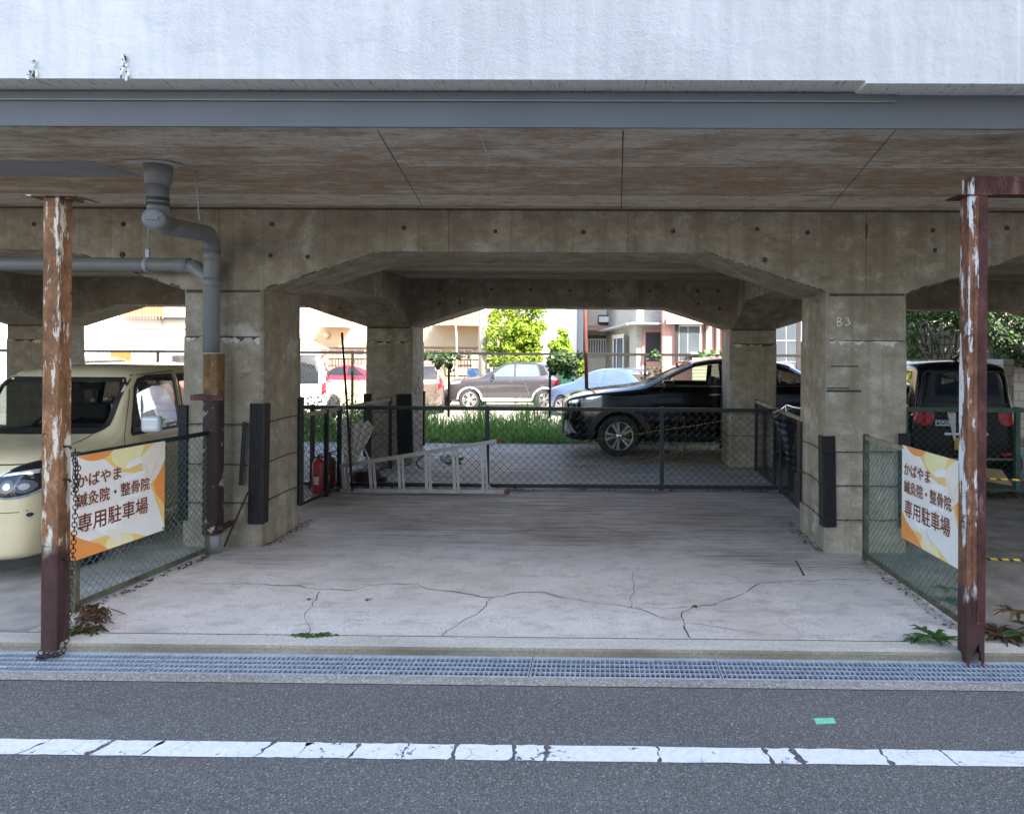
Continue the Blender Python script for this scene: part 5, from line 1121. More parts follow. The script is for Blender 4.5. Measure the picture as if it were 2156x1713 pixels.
# tall goldenrod like weeds in front of the white van
tallw = [(622, 812), (634, 775), (650, 835), (664, 800), (677, 818), (690, 835), (702, 845), (714, 828), (726, 815), (737, 800), (746, 770), (752, 790), (900, 835), (918, 805), (1086, 838), (1186, 840), (40, 800), (378, 800), (362, 830)]
for k, (px, py) in enumerate(tallw):
    Y = 14.9 + random.uniform(-.3, .3); top = P(px, py, Y); base = Vector((top.x + random.uniform(-.06, .06), Y, -.02)); t = thing('tall_weed', 'tall weed with whorls of narrow leaves rising above the undergrowth', 'weed', base, 0, 'tall weeds behind the fences')
    b = MB(); b.tube([base, base.lerp(top, .5), top], [.008, .006, .003], 5); b.build('stem', M['stem'], t)
    b = MB(); H = top.z; z = max(.25, H * .3); a = 0
    while z < H:
        f = (H - z) / H; a += 2.4; p = base.lerp(top, z / H); l = .05 + .13 * min(1, f * 2.2 + .12)
        for s in (0, 3.14): d = Vector((math.cos(a + s), math.sin(a + s), .35 - f * .3)); qv = Vector((-d.y, d.x, 0)).normalized() * .011; b.face([p, p + d * l * .5 + qv, p + d * l - Vector((0, 0, l * .15)), p + d * l * .5 - qv])
        z += .033
    b.build('leaves', M['leafG'], t, recalc=False)
def vine(label, spots, m, n, size, Y):
    b = MB()
    for px, py, rx, ry, k in spots:
        for i in range(int(n * k)): leaf(b, P(random.gauss(px, rx), random.gauss(py, ry), Y + random.uniform(-.12, .05)), size, Vector((0, -.8, .5)), 0, .75)
    return tag(b.build('vine', m, recalc=False), label, 'vine')
vine('leafy vine hanging from the rail of the tall fence beside the brown minivan', [(900, 748, 10, 4, 1), (922, 754, 10, 6, 1), (938, 750, 8, 4, .7), (948, 768, 4, 7, .6), (925, 768, 4, 5, .4), (960, 750, 12, 3, .5)], M['leafD'], 60, .10, 15.9)
vine('dark leafy vine clump on the tall fence left of the reddish pole', [(1165, 770, 6, 8, 1), (1185, 765, 12, 10, 2.2), (1200, 778, 9, 10, 1.6), (1178, 752, 8, 5, .6), (1220, 750, 6, 4, .4)], M['leafD'], 75, .10, 15.9)
vine('light creeper shoots along the fence rail above the black car', [(1478, 747, 8, 3, .5), (1500, 745, 9, 4, .9), (1518, 748, 7, 4, .6), (1376, 745, 4, 6, .3)], M['leafG'], 40, .10, 15.9)
vine('thin creeper shoots on the fence before the pink house', [(1370, 790, 5, 14, .5), (1385, 772, 4, 12, .4), (1355, 800, 5, 8, .3)], M['leafG'], 50, .08, 15.9)
vine('small creeping weed on the floor behind the fence', [(945, 975, 14, 3, 1), (960, 965, 10, 3, .6)], M['leafG'], 22, .06, 10.6)

# ================================================================== vehicles (local frame: front at +x, z up, origin on the ground under the centre)
class Car:
    def __init__(s, name, label, Lc, Wc, st, axles, rw, paint, loc, rz, sub=2, creases=(.0,), crease=.35, tw=.2):
        s.L, s.W, s.rw, s.ax, s.paint = Lc, Wc, rw, axles, paint
        s.t = thing(name, label, 'car', loc, rz); T = s.t
        bm = bmesh.new(); rings = []
        for (x, xt, zb, wl, zbelt, wb, zr, wr, zc) in st:
            X, Xt = Lc / 2 - x, Lc / 2 - xt
            h = zbelt - zb
            half = [(X, 0, zb), (X, wl * .86, zb), (X, wl * .965, zb + .10 * h), (X, wl, zb + .36 * h), (X, wl * .995, zb + .66 * h), (X, wl * .97 if wl * .97 > wb else wb, zb + .90 * h), (X, wb, zbelt), (Xt, wr, zr), (Xt, wr * .80, zr + .72 * (zc - zr)), (Xt, 0, zc)]
            left = [bm.verts.new(p) for p in half]; right = [left[0]] + [bm.verts.new((p[0], -p[1], p[2])) for p in half[1:-1]] + [left[-1]]
            rings.append((left, right))
        m = len(rings[0][0])
        for (l0, r0), (l1, r1) in zip(rings[:-1], rings[1:]):
            for j in range(m - 1):
                bm.faces.new((l0[j], l1[j], l1[j + 1], l0[j + 1])); bm.faces.new((r0[j], r0[j + 1], r1[j + 1], r1[j]))
        for (l, r), fl in ((rings[0], False), (rings[-1], True)):
            for j in range(m - 1):
                vs = [l[j], l[j + 1], r[j + 1], r[j]]; u = []
                for v in vs:
                    if v not in u: u.append(v)
                bm.faces.new(u)
        bmesh.ops.recalc_face_normals(bm, faces=bm.faces)
        cl = bm.edges.layers.float.new('crease_edge')
        for (l0, r0), (l1, r1) in zip(rings[:-1], rings[1:]):
            for side0, side1 in ((l0, l1), (r0, r1)):
                for j, cv in ((6, crease), (7, crease * .8), (3, crease * .3)):
                    e = bm.edges.get((side0[j], side1[j]));
                    if e: e[cl] = cv
        me = bpy.data.meshes.new('body'); bm.to_mesh(me); bm.free()
        o = bpy.data.objects.new('tmp', me); C.objects.link(o); md = o.modifiers.new('s', 'SUBSURF'); md.levels = md.render_levels = sub
        dg = bpy.context.evaluated_depsgraph_get(); me2 = bpy.data.meshes.new_from_object(o.evaluated_get(dg))
        bm = bmesh.new(); bm.from_mesh(me2); bmesh.ops.recalc_face_normals(bm, faces=bm.faces); bm.to_mesh(me2)
        s.bvh = BVHTree.FromBMesh(bm); bm.free()
        bpy.data.objects.remove(o)
        me2.materials.clear(); me2.materials.append(paint); me2.materials.append(M['blackplastic'])
        body = bpy.data.objects.new('body', me2); C.objects.link(body); body.parent = T
        # wheel wells
        cut = MB()
        for a in axles:
            for sd_ in (-1, 1):
                m4 = Matrix.Translation((Lc / 2 - a, sd_ * (Wc / 2 + .12), rw)) @ Matrix.Rotation(rad(90 * sd_), 4, 'X')
                cut.lathe([(rw * 1.13, 0), (rw * 1.13, .36)], 36, m4, 0)
        co = cut.build('cutter', M['blackplastic'], origin=False)
        body.parent = None
        md = body.modifiers.new('b', 'BOOLEAN'); md.operation = 'DIFFERENCE'; md.object = co; md.solver = 'EXACT'; md.material_mode = 'TRANSFER'
        dg = bpy.context.evaluated_depsgraph_get(); dg.update(); me3 = bpy.data.meshes.new_from_object(body.evaluated_get(dg)); body.modifiers.clear(); body.data = me3
        for p in me3.polygons: p.use_smooth = True
        bpy.data.objects.remove(co); body.parent = T; s.body = body
        for a in axles:
            for sd_ in (-1, 1): s.wheel(Lc / 2 - a, sd_, tw)
    def cast(s, o, d):
        h = s.bvh.ray_cast(Vector(o), Vector(d))
        if h[0] is None:
            h = min((s.bvh.find_nearest(Vector(o) + Vector(d) * (k * .1)) for k in range(60)), key=lambda q: q[3])
        return h[0], h[1]
    def opening(s, poly, view):
        bm = bmesh.new(); bm.from_mesh(s.body.data); a, c = {'l': (0, 2), 'r': (0, 2), 'f': (1, 2), 'b': (1, 2), 't': (0, 1)}[view]; k, sg = {'l': (1, 1), 'r': (1, -1), 'f': (0, 1), 'b': (0, -1), 't': (2, 1)}[view]
        lo = (min(p[0] for p in poly) - .01, min(p[1] for p in poly) - .01); hi = (max(p[0] for p in poly) + .01, max(p[1] for p in poly) + .01)
        def sel():
            out = []
            for f in bm.faces:
                if f.normal[k] * sg <= .02: continue
                if view in 'lrfb' and f.calc_center_median()[k] * sg < 0: continue
                xs = [v.co[a] for v in f.verts]; ys = [v.co[c] for v in f.verts]
                if max(xs) < lo[0] or min(xs) > hi[0] or max(ys) < lo[1] or min(ys) > hi[1]: continue
                if view == 't' and min(v.co[2] for v in f.verts) < .8: continue
                out.append(f)
            return out
        n = len(poly)
        for i in range(n):
            p, q = poly[i], poly[(i + 1) % n]; co = [0, 0, 0]; no = [0, 0, 0]; co[a], co[c] = p; no[a], no[c] = -(q[1] - p[1]), q[0] - p[0]
            fs = sel(); g = list({v for f in fs for v in f.verts}) + list({e for f in fs for e in f.edges}) + fs
            bmesh.ops.bisect_plane(bm, geom=g, plane_co=co, plane_no=no, dist=1e-5)
        def inside(x, y):
            r = False; j = n - 1
            for i in range(n):
                (xi, yi), (xj, yj) = poly[i], poly[j]
                if (yi > y) != (yj > y) and x < (xj - xi) * (y - yi) / (yj - yi) + xi: r = not r
                j = i
            return r
        bm.normal_update(); kill = [f for f in sel() if inside(f.calc_center_median()[a], f.calc_center_median()[c])]
        bmesh.ops.delete(bm, geom=kill, context='FACES'); bm.to_mesh(s.body.data); bm.free()
    def glazed(s, name, poly, views, mat, seal=.03, step=.07):
        for v in views:
            s.opening(poly, v); s.panel(name, poly, v, mat, off=-.004, step=step)
            if seal: s.seam(list(poly) + [poly[0]], v, seal, M['blackplastic'], .003, 'window_seal')
    def hollow(s):
        s.body.data.materials.append(M['trim']); md = s.body.modifiers.new('shell', 'SOLIDIFY'); md.thickness = .014; md.offset = -1; md.material_offset = 2; md.use_rim = True
    def interior(s, rows, zc, dash, wheel_y):
        X = lambda x: s.L / 2 - x
        for x in rows:
            for y in (-.33, .33):
                b = MB(); b.box(X(x) - .24, X(x) + .24, y - .22, y + .22, zc - .12, zc)
                m4 = Matrix.Translation((X(x) - .26, y, zc - .05)) @ Matrix.Rotation(rad(-14), 4, 'Y'); b.box(-.07, .06, -.22, .22, 0, .58, 0, m4); b.box(-.05, .05, -.13, .13, .62, .80, 0, m4)
                b.build('seat', M['seatm'], s.t, local=True, bevel=.04, seg=3)
        x, z = dash
        b = MB(); b.box(X(x) - .30, X(x) + .05, -s.W / 2 + .12, s.W / 2 - .12, z - .28, z); b.build('dashboard', M['trim'], s.t, local=True, bevel=.05)
        m4 = Matrix.Translation((X(x) - .38, wheel_y, z - .02)) @ Matrix.Rotation(rad(62), 4, 'Y'); b = MB(); b.tube([m4 @ Vector((.17 * math.cos(t), .17 * math.sin(t), 0)) for t in [k * math.pi / 10 for k in range(20)]], .016, 8, closed=True); b.bar(m4 @ Vector((0, -.16, 0)), m4 @ Vector((0, .16, 0)), .04, .02); b.build('steering_wheel', M['trim'], s.t, local=True)
        b = MB(); b.box(X(x) - .55, X(x) - .53, -.11, .11, z + .36, z + .43); b.build('rear_view_mirror', M['trim'], s.t, local=True)
    def panel(s, name, poly, view, mat, off=.004, step=.07, parent=None, thick=0):
        # view: 'l'/'r' side (x,z), 'f'/'b' front/back (y,z), 't' top (x,y)
        bm = bmesh.new(); f = bm.faces.new([bm.verts.new((p[0], p[1], 0)) for p in poly]); bmesh.ops.triangulate(bm, faces=[f])
        xs = [p[0] for p in poly]; ys = [p[1] for p in poly]
        for lo, hi, nrm in ((min(xs), max(xs), (1, 0, 0)), (min(ys), max(ys), (0, 1, 0))):
            v = lo + step
            while v < hi - 1e-4:
                bmesh.ops.bisect_plane(bm, geom=bm.verts[:] + bm.edges[:] + bm.faces[:], plane_co=Vector(nrm) * v, plane_no=nrm); v += step
        for v in bm.verts:
            a, c = v.co.x, v.co.y
            o, d = {'l': ((a, 3, c), (0, -1, 0)), 'r': ((a, -3, c), (0, 1, 0)), 'f': ((4, a, c), (-1, 0, 0)), 'b': ((-4, a, c), (1, 0, 0)), 't': ((a, c, 4), (0, 0, -1))}[view]
            h, n = s.cast(o, d)
            if n.dot(Vector(d)) > 0: n = -n
            v.co = h + n * off
        me = bpy.data.meshes.new(name); 
        for f in bm.faces: f.smooth = True
        bmesh.ops.recalc_face_normals(bm, faces=bm.faces); bm.to_mesh(me); bm.free(); me.materials.append(mat)
        o = bpy.data.objects.new(name, me); C.objects.link(o); o.parent = parent or s.t
        if thick: md = o.modifiers.new('t', 'SOLIDIFY'); md.thickness = thick; md.offset = 0
        return o
    def both(s, name, poly, mat, **k): return [s.panel(name, poly, v, mat, **k) for v in 'lr']
    def seam(s, pts, views='lr', w=.009, mat=None, off=.002, name='panel_gap'):
        for v in views:
            b = MB(); P_ = []
            for a, c in zip(pts[:-1], pts[1:]):
                n = max(2, int(math.hypot(c[0] - a[0], c[1] - a[1]) / .06)); P_ += [(a[0] + (c[0] - a[0]) * i / n, a[1] + (c[1] - a[1]) * i / n) for i in range(n)]
            P_.append(pts[-1]); L_, R2 = [], []
            for i, p in enumerate(P_):
                q0, q1 = P_[max(i - 1, 0)], P_[min(i + 1, len(P_) - 1)]; tx, ty = q1[0] - q0[0], q1[1] - q0[1]; l = math.hypot(tx, ty) or 1; nx, ny = -ty / l * w / 2, tx / l * w / 2
                for sg, LL in ((1, L_), (-1, R2)):
                    a, c = p[0] + sg * nx, p[1] + sg * ny
                    o, d = {'l': ((a, 3, c), (0, -1, 0)), 'r': ((a, -3, c), (0, 1, 0)), 'f': ((4, a, c), (-1, 0, 0)), 'b': ((-4, a, c), (1, 0, 0)), 't': ((a, c, 4), (0, 0, -1))}[v]
                    h, n = s.cast(o, d); n = n if n.dot(Vector(d)) < 0 else -n; LL.append(h + n * off)
            for i in range(len(P_) - 1): b.face([L_[i], L_[i + 1], R2[i + 1], R2[i]])
            b.build(name, mat or M['blackplastic'], s.t, local=True)
    def wheel(s, x, sd_, tw):
        e = bpy.data.objects.new('wheel', None); C.objects.link(e); e.parent = s.t; e.empty_display_size = .05
        e.location = (x, sd_ * (s.W / 2 - .02), s.rw); r = s.rw; e.rotation_euler = (rad(-90) * sd_, 0, random.uniform(0, 1))
        b = MB(); b.lathe([(r * .66, -.01), (r * .72, .008), (r * .90, .012), (r * .97, -.004), (r, -.03), (r, -tw + .03), (r * .95, -tw), (r * .66, -tw)], 40); b.build('tyre', M['tyre'], e, local=True)
        b = MB(); b.lathe([(r * .67, -.012), (r * .69, .006), (r * .645, .004), (r * .62, -.03), (r * .60, -.12)], 40, None, 0); b.lathe([(r * .18, -.01), (r * .16, .0), (.0001, .002)], 20)
        for k in range(5):
            a = 2 * math.pi * k / 5; ca, sa = math.cos(a), math.sin(a)
            def pt(rr, w, z): return Vector((ca * rr * r - sa * w * r, sa * rr * r + ca * w * r, z))
            for sg in (-1, 1):
                f = [pt(.13, sg * .008, -.004), pt(.13, sg * .075, -.004), pt(.40, sg * .135, -.006), pt(.655, sg * .235, -.008), pt(.665, sg * .06, -.008), pt(.40, sg * .022, -.010)]
                g = [q - Vector((0, 0, .035)) for q in f]; b.face(f)
                for u in range(6): b.face([f[u], f[(u + 1) % 6], g[(u + 1) % 6], g[u]])
        b.build('rim', M['rim'], e, local=True)
        b = MB(); b.lathe([(r * .62, -.075), (.0001, -.075)], 30); b.build('brake_disc', M['rimdark'], e, local=True)
    def mirror(s, x, z, mat, size=(.10, .22, .15), out=.06):
        for sd_ in (-1, 1):
            y = s.cast((x, sd_ * 3, z), (0, -sd_, 0))[0].y
            b = MB(); a, c, h = size; m4 = Matrix.Translation((x + .02, y + sd_ * (out + c / 2), z)) @ Matrix.Diagonal((a, c * .55, h * .52, 1))
            b.box(-.5, .5, -1, 1, -1, 1, 0, m4)
            o = b.build('mirror', mat, s.t, local=True, bevel=min(a * .45, h * .3), seg=4)
            b = MB(); b.bar((x + .02, y - sd_ * .01, z - h * .3), (x + .02, y + sd_ * (out + .04), z - h * .25), .05, .03); b.build('mirror_arm', M['blackplastic'], o, local=True)
            g = o

def text_on(parent, body, size, mat, M4, bold=.0, name='lettering', sx=1.0):
    me = textmesh(body, size, bold); me.materials.clear(); me.materials.append(mat)
    if sx != 1:
        for v in me.vertices: v.co.x *= sx
    o = bpy.data.objects.new(name, me); C.objects.link(o); o.parent = parent; o.matrix_basis = M4; return o

# ---- black SUV behind the rear columns, facing left
Lc = 4.82; hl = Lc / 2
st = [(0, 0, .34, .55, .84, .52, .88, .40, .90), (.07, .07, .26, .78, .95, .74, .99, .5, 1.01), (.35, .35, .22, .90, 1.05, .87, 1.08, .62, 1.10), (.95, .95, .21, .93, 1.11, .88, 1.15, .65, 1.17), (1.40, 1.44, .21, .92, 1.15, .87, 1.20, .70, 1.22),
      (1.62, 1.84, .21, .92, 1.17, .87, 1.37, .69, 1.41), (2.15, 2.35, .21, .92, 1.20, .87, 1.60, .62, 1.68), (2.75, 2.8, .21, .92, 1.20, .87, 1.655, .61, 1.75), (3.45, 3.45, .21, .925, 1.22, .87, 1.63, .59, 1.73), (4.05, 4.0, .22, .925, 1.25, .85, 1.55, .57, 1.65), (4.5, 4.35, .26, .90, 1.24, .80, 1.36, .56, 1.42), (4.72, 4.68, .34, .82, 1.08, .74, 1.14, .55, 1.16), (4.82, 4.82, .42, .68, .9, .6, .95, .48, .97)]
suvy = 12.15; p = P(1181, 900, suvy + .4)
car = Car('suv', 'glossy black suv with five spoke alloy wheels parked behind the rear right column', Lc, 1.87, st, (1.02, 3.72), .36, M['blackcar'], (p.x + hl, suvy + .94, .01), math.pi, sub=3)
X = lambda x: hl - x
for v in 'lr':
    car.glazed('side_window', [(X(1.70), 1.235), (X(2.02), 1.41), (X(2.36), 1.56), (X(2.75), 1.605), (X(2.75), 1.235)], v, M['clear'], .012)
    car.glazed('side_window', [(X(2.83), 1.235), (X(2.83), 1.605), (X(3.45), 1.585), (X(3.72), 1.53), (X(3.72), 1.25)], v, M['privacy'], .012)
    car.glazed('side_window', [(X(3.78), 1.255), (X(3.78), 1.515), (X(4.15), 1.42), (X(4.2), 1.33)], v, M['privacy'], .012)
    car.panel('wheel_arch_trim', [(X(.45), .30), (X(.50), .55), (X(.66), .74), (X(.86), .82), (X(1.02), .84), (X(1.18), .82), (X(1.38), .74), (X(1.54), .55), (X(1.6), .26), (X(1.49), .26), (X(1.43), .52), (X(1.31), .68), (X(1.16), .76), (X(1.02), .78), (X(.88), .76), (X(.73), .68), (X(.61), .52), (X(.56), .3)], v, M['blackplastic'], off=.006)
    car.panel('headlight', [(X(.10), .90), (X(.16), .985), (X(.45), 1.035), (X(.88), 1.06), (X(.55), .945), (X(.30), .90)], v, M['headglass'], step=.05)
    car.panel('headlight_reflector', [(X(.14), .91), (X(.17), .95), (X(.40), 1.0), (X(.36), .96), (X(.28), .92)], v, M['lampw'], off=.006)
    car.panel('headlight_reflector', [(X(.45), .985), (X(.47), 1.01), (X(.72), 1.04), (X(.55), .985)], v, M['lampw'], off=.006)
    car.panel('door_handle', [(X(2.55), 1.06), (X(2.55), 1.085), (X(2.75), 1.09), (X(2.75), 1.065)], v, M['chrome'], off=.02)
    car.panel('window_trim', [(X(1.60), 1.20), (X(1.60), 1.212), (X(4.22), 1.236), (X(4.22), 1.224)], v, M['chrome'], off=.006)
    car.panel('window_trim', [(X(1.64), 1.225), (X(2.02), 1.415), (X(2.36), 1.557), (X(2.75), 1.603), (X(2.75), 1.592), (X(2.36), 1.546), (X(2.02), 1.402), (X(1.68), 1.225)], v, M['chrome'], off=.006)
    car.panel('sill_trim', [(X(1.62), .30), (X(1.62), .37), (X(3.1), .37), (X(3.1), .30)], v, M['blackplastic'], off=.006)
car.seam([(X(1.58), 1.17), (X(1.52), .95), (X(1.60), .45), (X(1.66), .34)]); car.seam([(X(2.79), 1.60), (X(2.79), .42), (X(2.75), .34)]); car.seam([(X(3.85), 1.24), (X(3.6), .95), (X(3.45), .6)]); car.seam([(X(.5), 1.04), (X(.9), 1.075), (X(1.5), 1.13)])
car.glazed('windscreen', [(X(1.48), -.68), (X(1.48), .68), (X(2.28), .56), (X(2.28), -.56)], 't', M['clear'], .04, .1); car.hollow(); car.interior((2.35, 3.2), .62, (1.55, 1.16), -.35)
car.panel('grille', [(-.55, .62), (-.66, .80), (-.5, .88), (.5, .88), (.66, .80), (.55, .62)], 'f', M['blackplastic'])
car.panel('bumper_intake', [(-.62, .34), (-.7, .52), (.7, .52), (.62, .34)], 'f', M['blackplastic'])
for sg in (-1, 1): car.panel('bumper_trim', [(sg * .70, .36), (sg * .74, .60), (sg * .80, .62), (sg * .84, .40)], 'f', M['chrome'])
car.panel('number_plate', [(-.165, .50), (-.165, .66), (.165, .66), (.165, .50)], 'f', M['plate'], off=.02)
car.mirror(1.0 - .0 + X(1.86) - X(1.86) + X(1.86) - 1.0, 1.245, M['blackcar'], (.20, .22, .15), .05)
car.panel('roof_rail', [(X(2.3), .60), (X(2.3), .63), (X(4.0), .57), (X(4.0), .54)], 't', M['blackplastic'], off=.03, thick=.02)

# ---- cream kei wagon in the left bay, facing the street
Lc = 3.395; hl = Lc / 2; X = lambda x: hl - x
st = [(0, 0, .26, .50, .66, .47, .70, .38, .72), (.05, .05, .20, .67, .84, .63, .885, .48, .90), (.20, .20, .18, .72, .95, .685, .99, .52, 1.005), (.6, .6, .18, .735, .99, .70, 1.03, .54, 1.05), (.95, 1.0, .18, .735, 1.0, .70, 1.065, .62, 1.09),
      (1.06, 1.14, .18, .735, 1.01, .70, 1.30, .64, 1.34), (1.22, 1.31, .18, .735, 1.01, .70, 1.55, .625, 1.62), (1.6, 1.6, .18, .735, 1.02, .70, 1.60, .615, 1.69), (2.6, 2.6, .18, .735, 1.02, .70, 1.60, .61, 1.69), (3.1, 3.1, .19, .73, 1.02, .69, 1.56, .60, 1.65), (3.31, 3.29, .22, .71, .98, .67, 1.40, .58, 1.46), (3.395, 3.38, .32, .6, .8, .56, .9, .48, .93)]
kx = -4.30
car = Car('kei_car', 'cream yellow kei car with white mirrors parked behind the orange rusty post', Lc, 1.475, st, (.72, 3.08), .285, M['beige'], (kx - .735, 5.32 + hl, 0), rad(-90), sub=3, tw=.165)
for v in 'lr':
    car.glazed('side_window', [(X(1.20), 1.04), (X(1.34), 1.46), (X(1.42), 1.53), (X(1.55), 1.555), (X(1.95), 1.56), (X(1.95), 1.04)], v, M['clear'], .03)
    car.glazed('side_window', [(X(2.03), 1.04), (X(2.03), 1.56), (X(2.62), 1.55), (X(2.62), 1.04)], v, M['privacy'], .03)
    car.glazed('side_window', [(X(2.72), 1.08), (X(2.72), 1.53), (X(2.98), 1.47), (X(3.0), 1.12)], v, M['privacy'], .03)
    car.panel('door_handle', [(X(1.72), .90), (X(1.72), .925), (X(1.9), .925), (X(1.9), .90)], v, M['chrome'], off=.02)
car.seam([(X(1.10), 1.03), (X(1.06), .8), (X(1.09), .32)]); car.seam([(X(1.99), 1.60), (X(1.99), .30)]); car.seam([(X(1.10), 1.03), (X(1.30), 1.50), (X(1.40), 1.575), (X(1.99), 1.60)], w=.007)
car.glazed('windscreen', [(-.565, 1.10), (-.595, 1.14), (-.575, 1.48), (-.53, 1.535), (.53, 1.535), (.575, 1.48), (.595, 1.14), (.565, 1.10)], 'f', M['clear'], .045, .06)
car.glazed('rear_window', [(-.5, 1.08), (-.5, 1.45), (.5, 1.45), (.5, 1.08)], 'b', M['privacy'], .03)
car.hollow(); car.interior((1.75, 2.6), .52, (1.10, 1.06), -.30)
for sg in (-1, 1):
    hp = smooth([(sg * .44, .73), (sg * .45, .83), (sg * .56, .915), (sg * .66, .94), (sg * .70, .92), (sg * .705, .80), (sg * .66, .725), (sg * .54, .70)], 5); hp = [(p.x, p.y) for p in hp]
    cxh, czh = sg * .585, .82
    car.panel('headlight', hp, 'f', M['glass'], step=.03, off=.014)
    car.panel('headlight_rim', [((p[0] - cxh) * 1.12 + cxh, (p[1] - czh) * 1.13 + czh) for p in hp], 'f', M['chrome'], step=.03, off=.005)
    car.panel('headlight_reflector', [(sg * .475, .845), (sg * .50, .862), (sg * .68, .892), (sg * .685, .865)], 'f', M['lampw'], step=.03, off=.018)
    for cx_, r_ in ((.53, .048), (.625, .05)):
        cc = [(sg * cx_ + r_ * math.cos(a), .775 + r_ * math.sin(a)) for a in [k * .4 for k in range(16)]]; car.panel('headlight_lens', cc, 'f', M['headglass'], step=.03, off=.018)
        cc = [(sg * cx_ + r_ * .5 * math.cos(a), .775 + r_ * .5 * math.sin(a)) for a in [k * .4 for k in range(16)]]; car.panel('headlight_lens', cc, 'f', M['lampw'], step=.03, off=.020)
    cc = [(sg * .66 + .016 * math.cos(a), .56 + .016 * math.sin(a)) for a in [k * .6 for k in range(10)]]; car.panel('sensor', cc, 'f', M['darkmetal'], step=.03, off=.004)
    car.seam([(sg * .70, .60), (sg * .60, .585), (sg * .40, .58)], 'f', .006)
car.panel('grille', [(-.24, .72), (-.24, .76), (.24, .76), (.24, .72)], 'f', M['blackplastic']); car.panel('lower_grille', [(-.34, .27), (-.40, .44), (.40, .44), (.34, .27)], 'f', M['blackplastic']); car.panel('number_plate', [(-.165, .47), (-.165, .635), (.165, .635), (.165, .47)], 'f', M['plateY'], off=.02)
car.seam([(-.66, .90), (-.60, .93), (.60, .93), (.66, .90)], 'f', .008); car.seam([(X(.25), -.6), (X(.9), -.56)], 't', .008); car.seam([(X(.25), .6), (X(.9), .56)], 't', .008)
car.mirror(X(1.27), 1.13, M['silvermir'], (.085, .17, .15), .085)
b = MB()
for sg in (-1, 1):
    b.bar((X(.98), sg * .25, 1.10), (X(1.0), -sg * .2 + .1, 1.12), .015, .012)
b.build('wiper', M['blackplastic'], car.t, local=True)

# ---- black kei van in the right bay, seen from behind
Lc = 3.395; hl = Lc / 2; X = lambda x: hl - x
st = [(0, 0, .28, .50, .70, .46, .74, .38, .76), (.05, .05, .22, .68, .92, .64, .96, .5, .98), (.4, .45, .2, .735, 1.0, .69, 1.06, .6, 1.1), (.7, .85, .2, .735, 1.02, .70, 1.35, .62, 1.4), (1.0, 1.15, .2, .735, 1.03, .70, 1.62, .61, 1.70), (1.8, 1.8, .2, .735, 1.04, .70, 1.66, .61, 1.75), (2.8, 2.8, .2, .735, 1.04, .70, 1.66, .61, 1.75), (3.25, 3.2, .2, .735, 1.04, .70, 1.64, .60, 1.73), (3.36, 3.31, .24, .725, 1.03, .69, 1.61, .58, 1.69), (3.395, 3.335, .30, .69, 1.0, .66, 1.5, .55, 1.56)]
vx = P(2031, 900, 9.9).x
car = Car('kei_van', 'black kei van seen from behind with round red tail lamps', Lc, 1.475, st, (.6, 3.0), .28, M['vanblack'], (vx, 9.86 + hl, 0), rad(90), sub=3, tw=.165, crease=.55)
car.glazed('rear_window', [(-.60, 1.12), (-.575, 1.50), (-.52, 1.57), (.52, 1.57), (.575, 1.50), (.60, 1.12)], 'b', M['privacy'], .02)
car.glazed('windscreen', [(-.58, 1.12), (-.54, 1.55), (.54, 1.55), (.58, 1.12)], 'f', M['clear'], .03)
for v in 'lr': car.glazed('side_window', [(X(1.2), 1.1), (X(1.35), 1.55), (X(3.1), 1.55), (X(3.15), 1.1)], v, M['privacy'], .02)
car.hollow(); car.interior((1.6,), .55, (.75, 1.06), -.3)
for sg in (-1, 1):
    tl = car.panel('tail_lamp', [(p.x, p.y) for p in smooth([(sg * .70, 1.0), (sg * .62, 1.08), (sg * .49, 1.05), (sg * .43, .97), (sg * .47, .87), (sg * .57, .83), (sg * .68, .88)], 4)], 'b', M['tail'], step=.04, off=.012)
    car.panel('reflector', [(sg * .62, .42), (sg * .62, .46), (sg * .5, .46), (sg * .5, .42)], 'b', M['tail'], off=.006)
car.panel('chrome_bar', [(-.30, .70), (-.30, .735), (.30, .735), (.30, .70)], 'b', M['chrome'], off=.012); car.panel('number_plate', [(-.165, .50), (-.165, .665), (.165, .665), (.165, .50)], 'b', M['plateY'], off=.014)
car.panel('bumper_trim', [(-.68, .36), (-.68, .385), (.68, .385), (.68, .36)], 'b', M['chrome'], off=.01)
car.seam([(-.66, .44), (.66, .44)], 'b'); car.seam([(-.66, .45), (-.66, .85)], 'b'); car.seam([(.66, .45), (.66, .85)], 'b'); car.seam([(-.62, 1.07), (.62, 1.07)], 'b', .015, M['chrome'])
h, n = car.cast((-4, .28, .86), (1, 0, 0))
text_on(car.t, 'PIXIS', .072, M['chrome'], frame_mat((h.x - .012, .43, .855), (0, -1, 0), (0, 0, 1)), .0025, 'badge', 1.35)
h, n = car.cast((-4, .30, .84), (1, 0, 0)); b = MB(); b.box(h.x - .016, h.x - .006, .18, .43, .828, .845); b.build('badge_bar', M['chrome'], car.t, local=True)
car.panel('wiper', [(-.35, 1.13), (-.35, 1.15), (.1, 1.13), (.1, 1.11)], 'b', M['blackplastic'], off=.02)
b = MB(); b.tube([(-hl + .45, -.05, 1.755), (-hl + .30, -.05, 1.80), (-hl + .15, -.05, 1.76)], [.03, .02, .012], 8); b.build('antenna', M['blackplastic'], car.t, local=True)
car.mirror(X(.85), 1.12, M['vanblack'], (.09, .20, .2), .03)
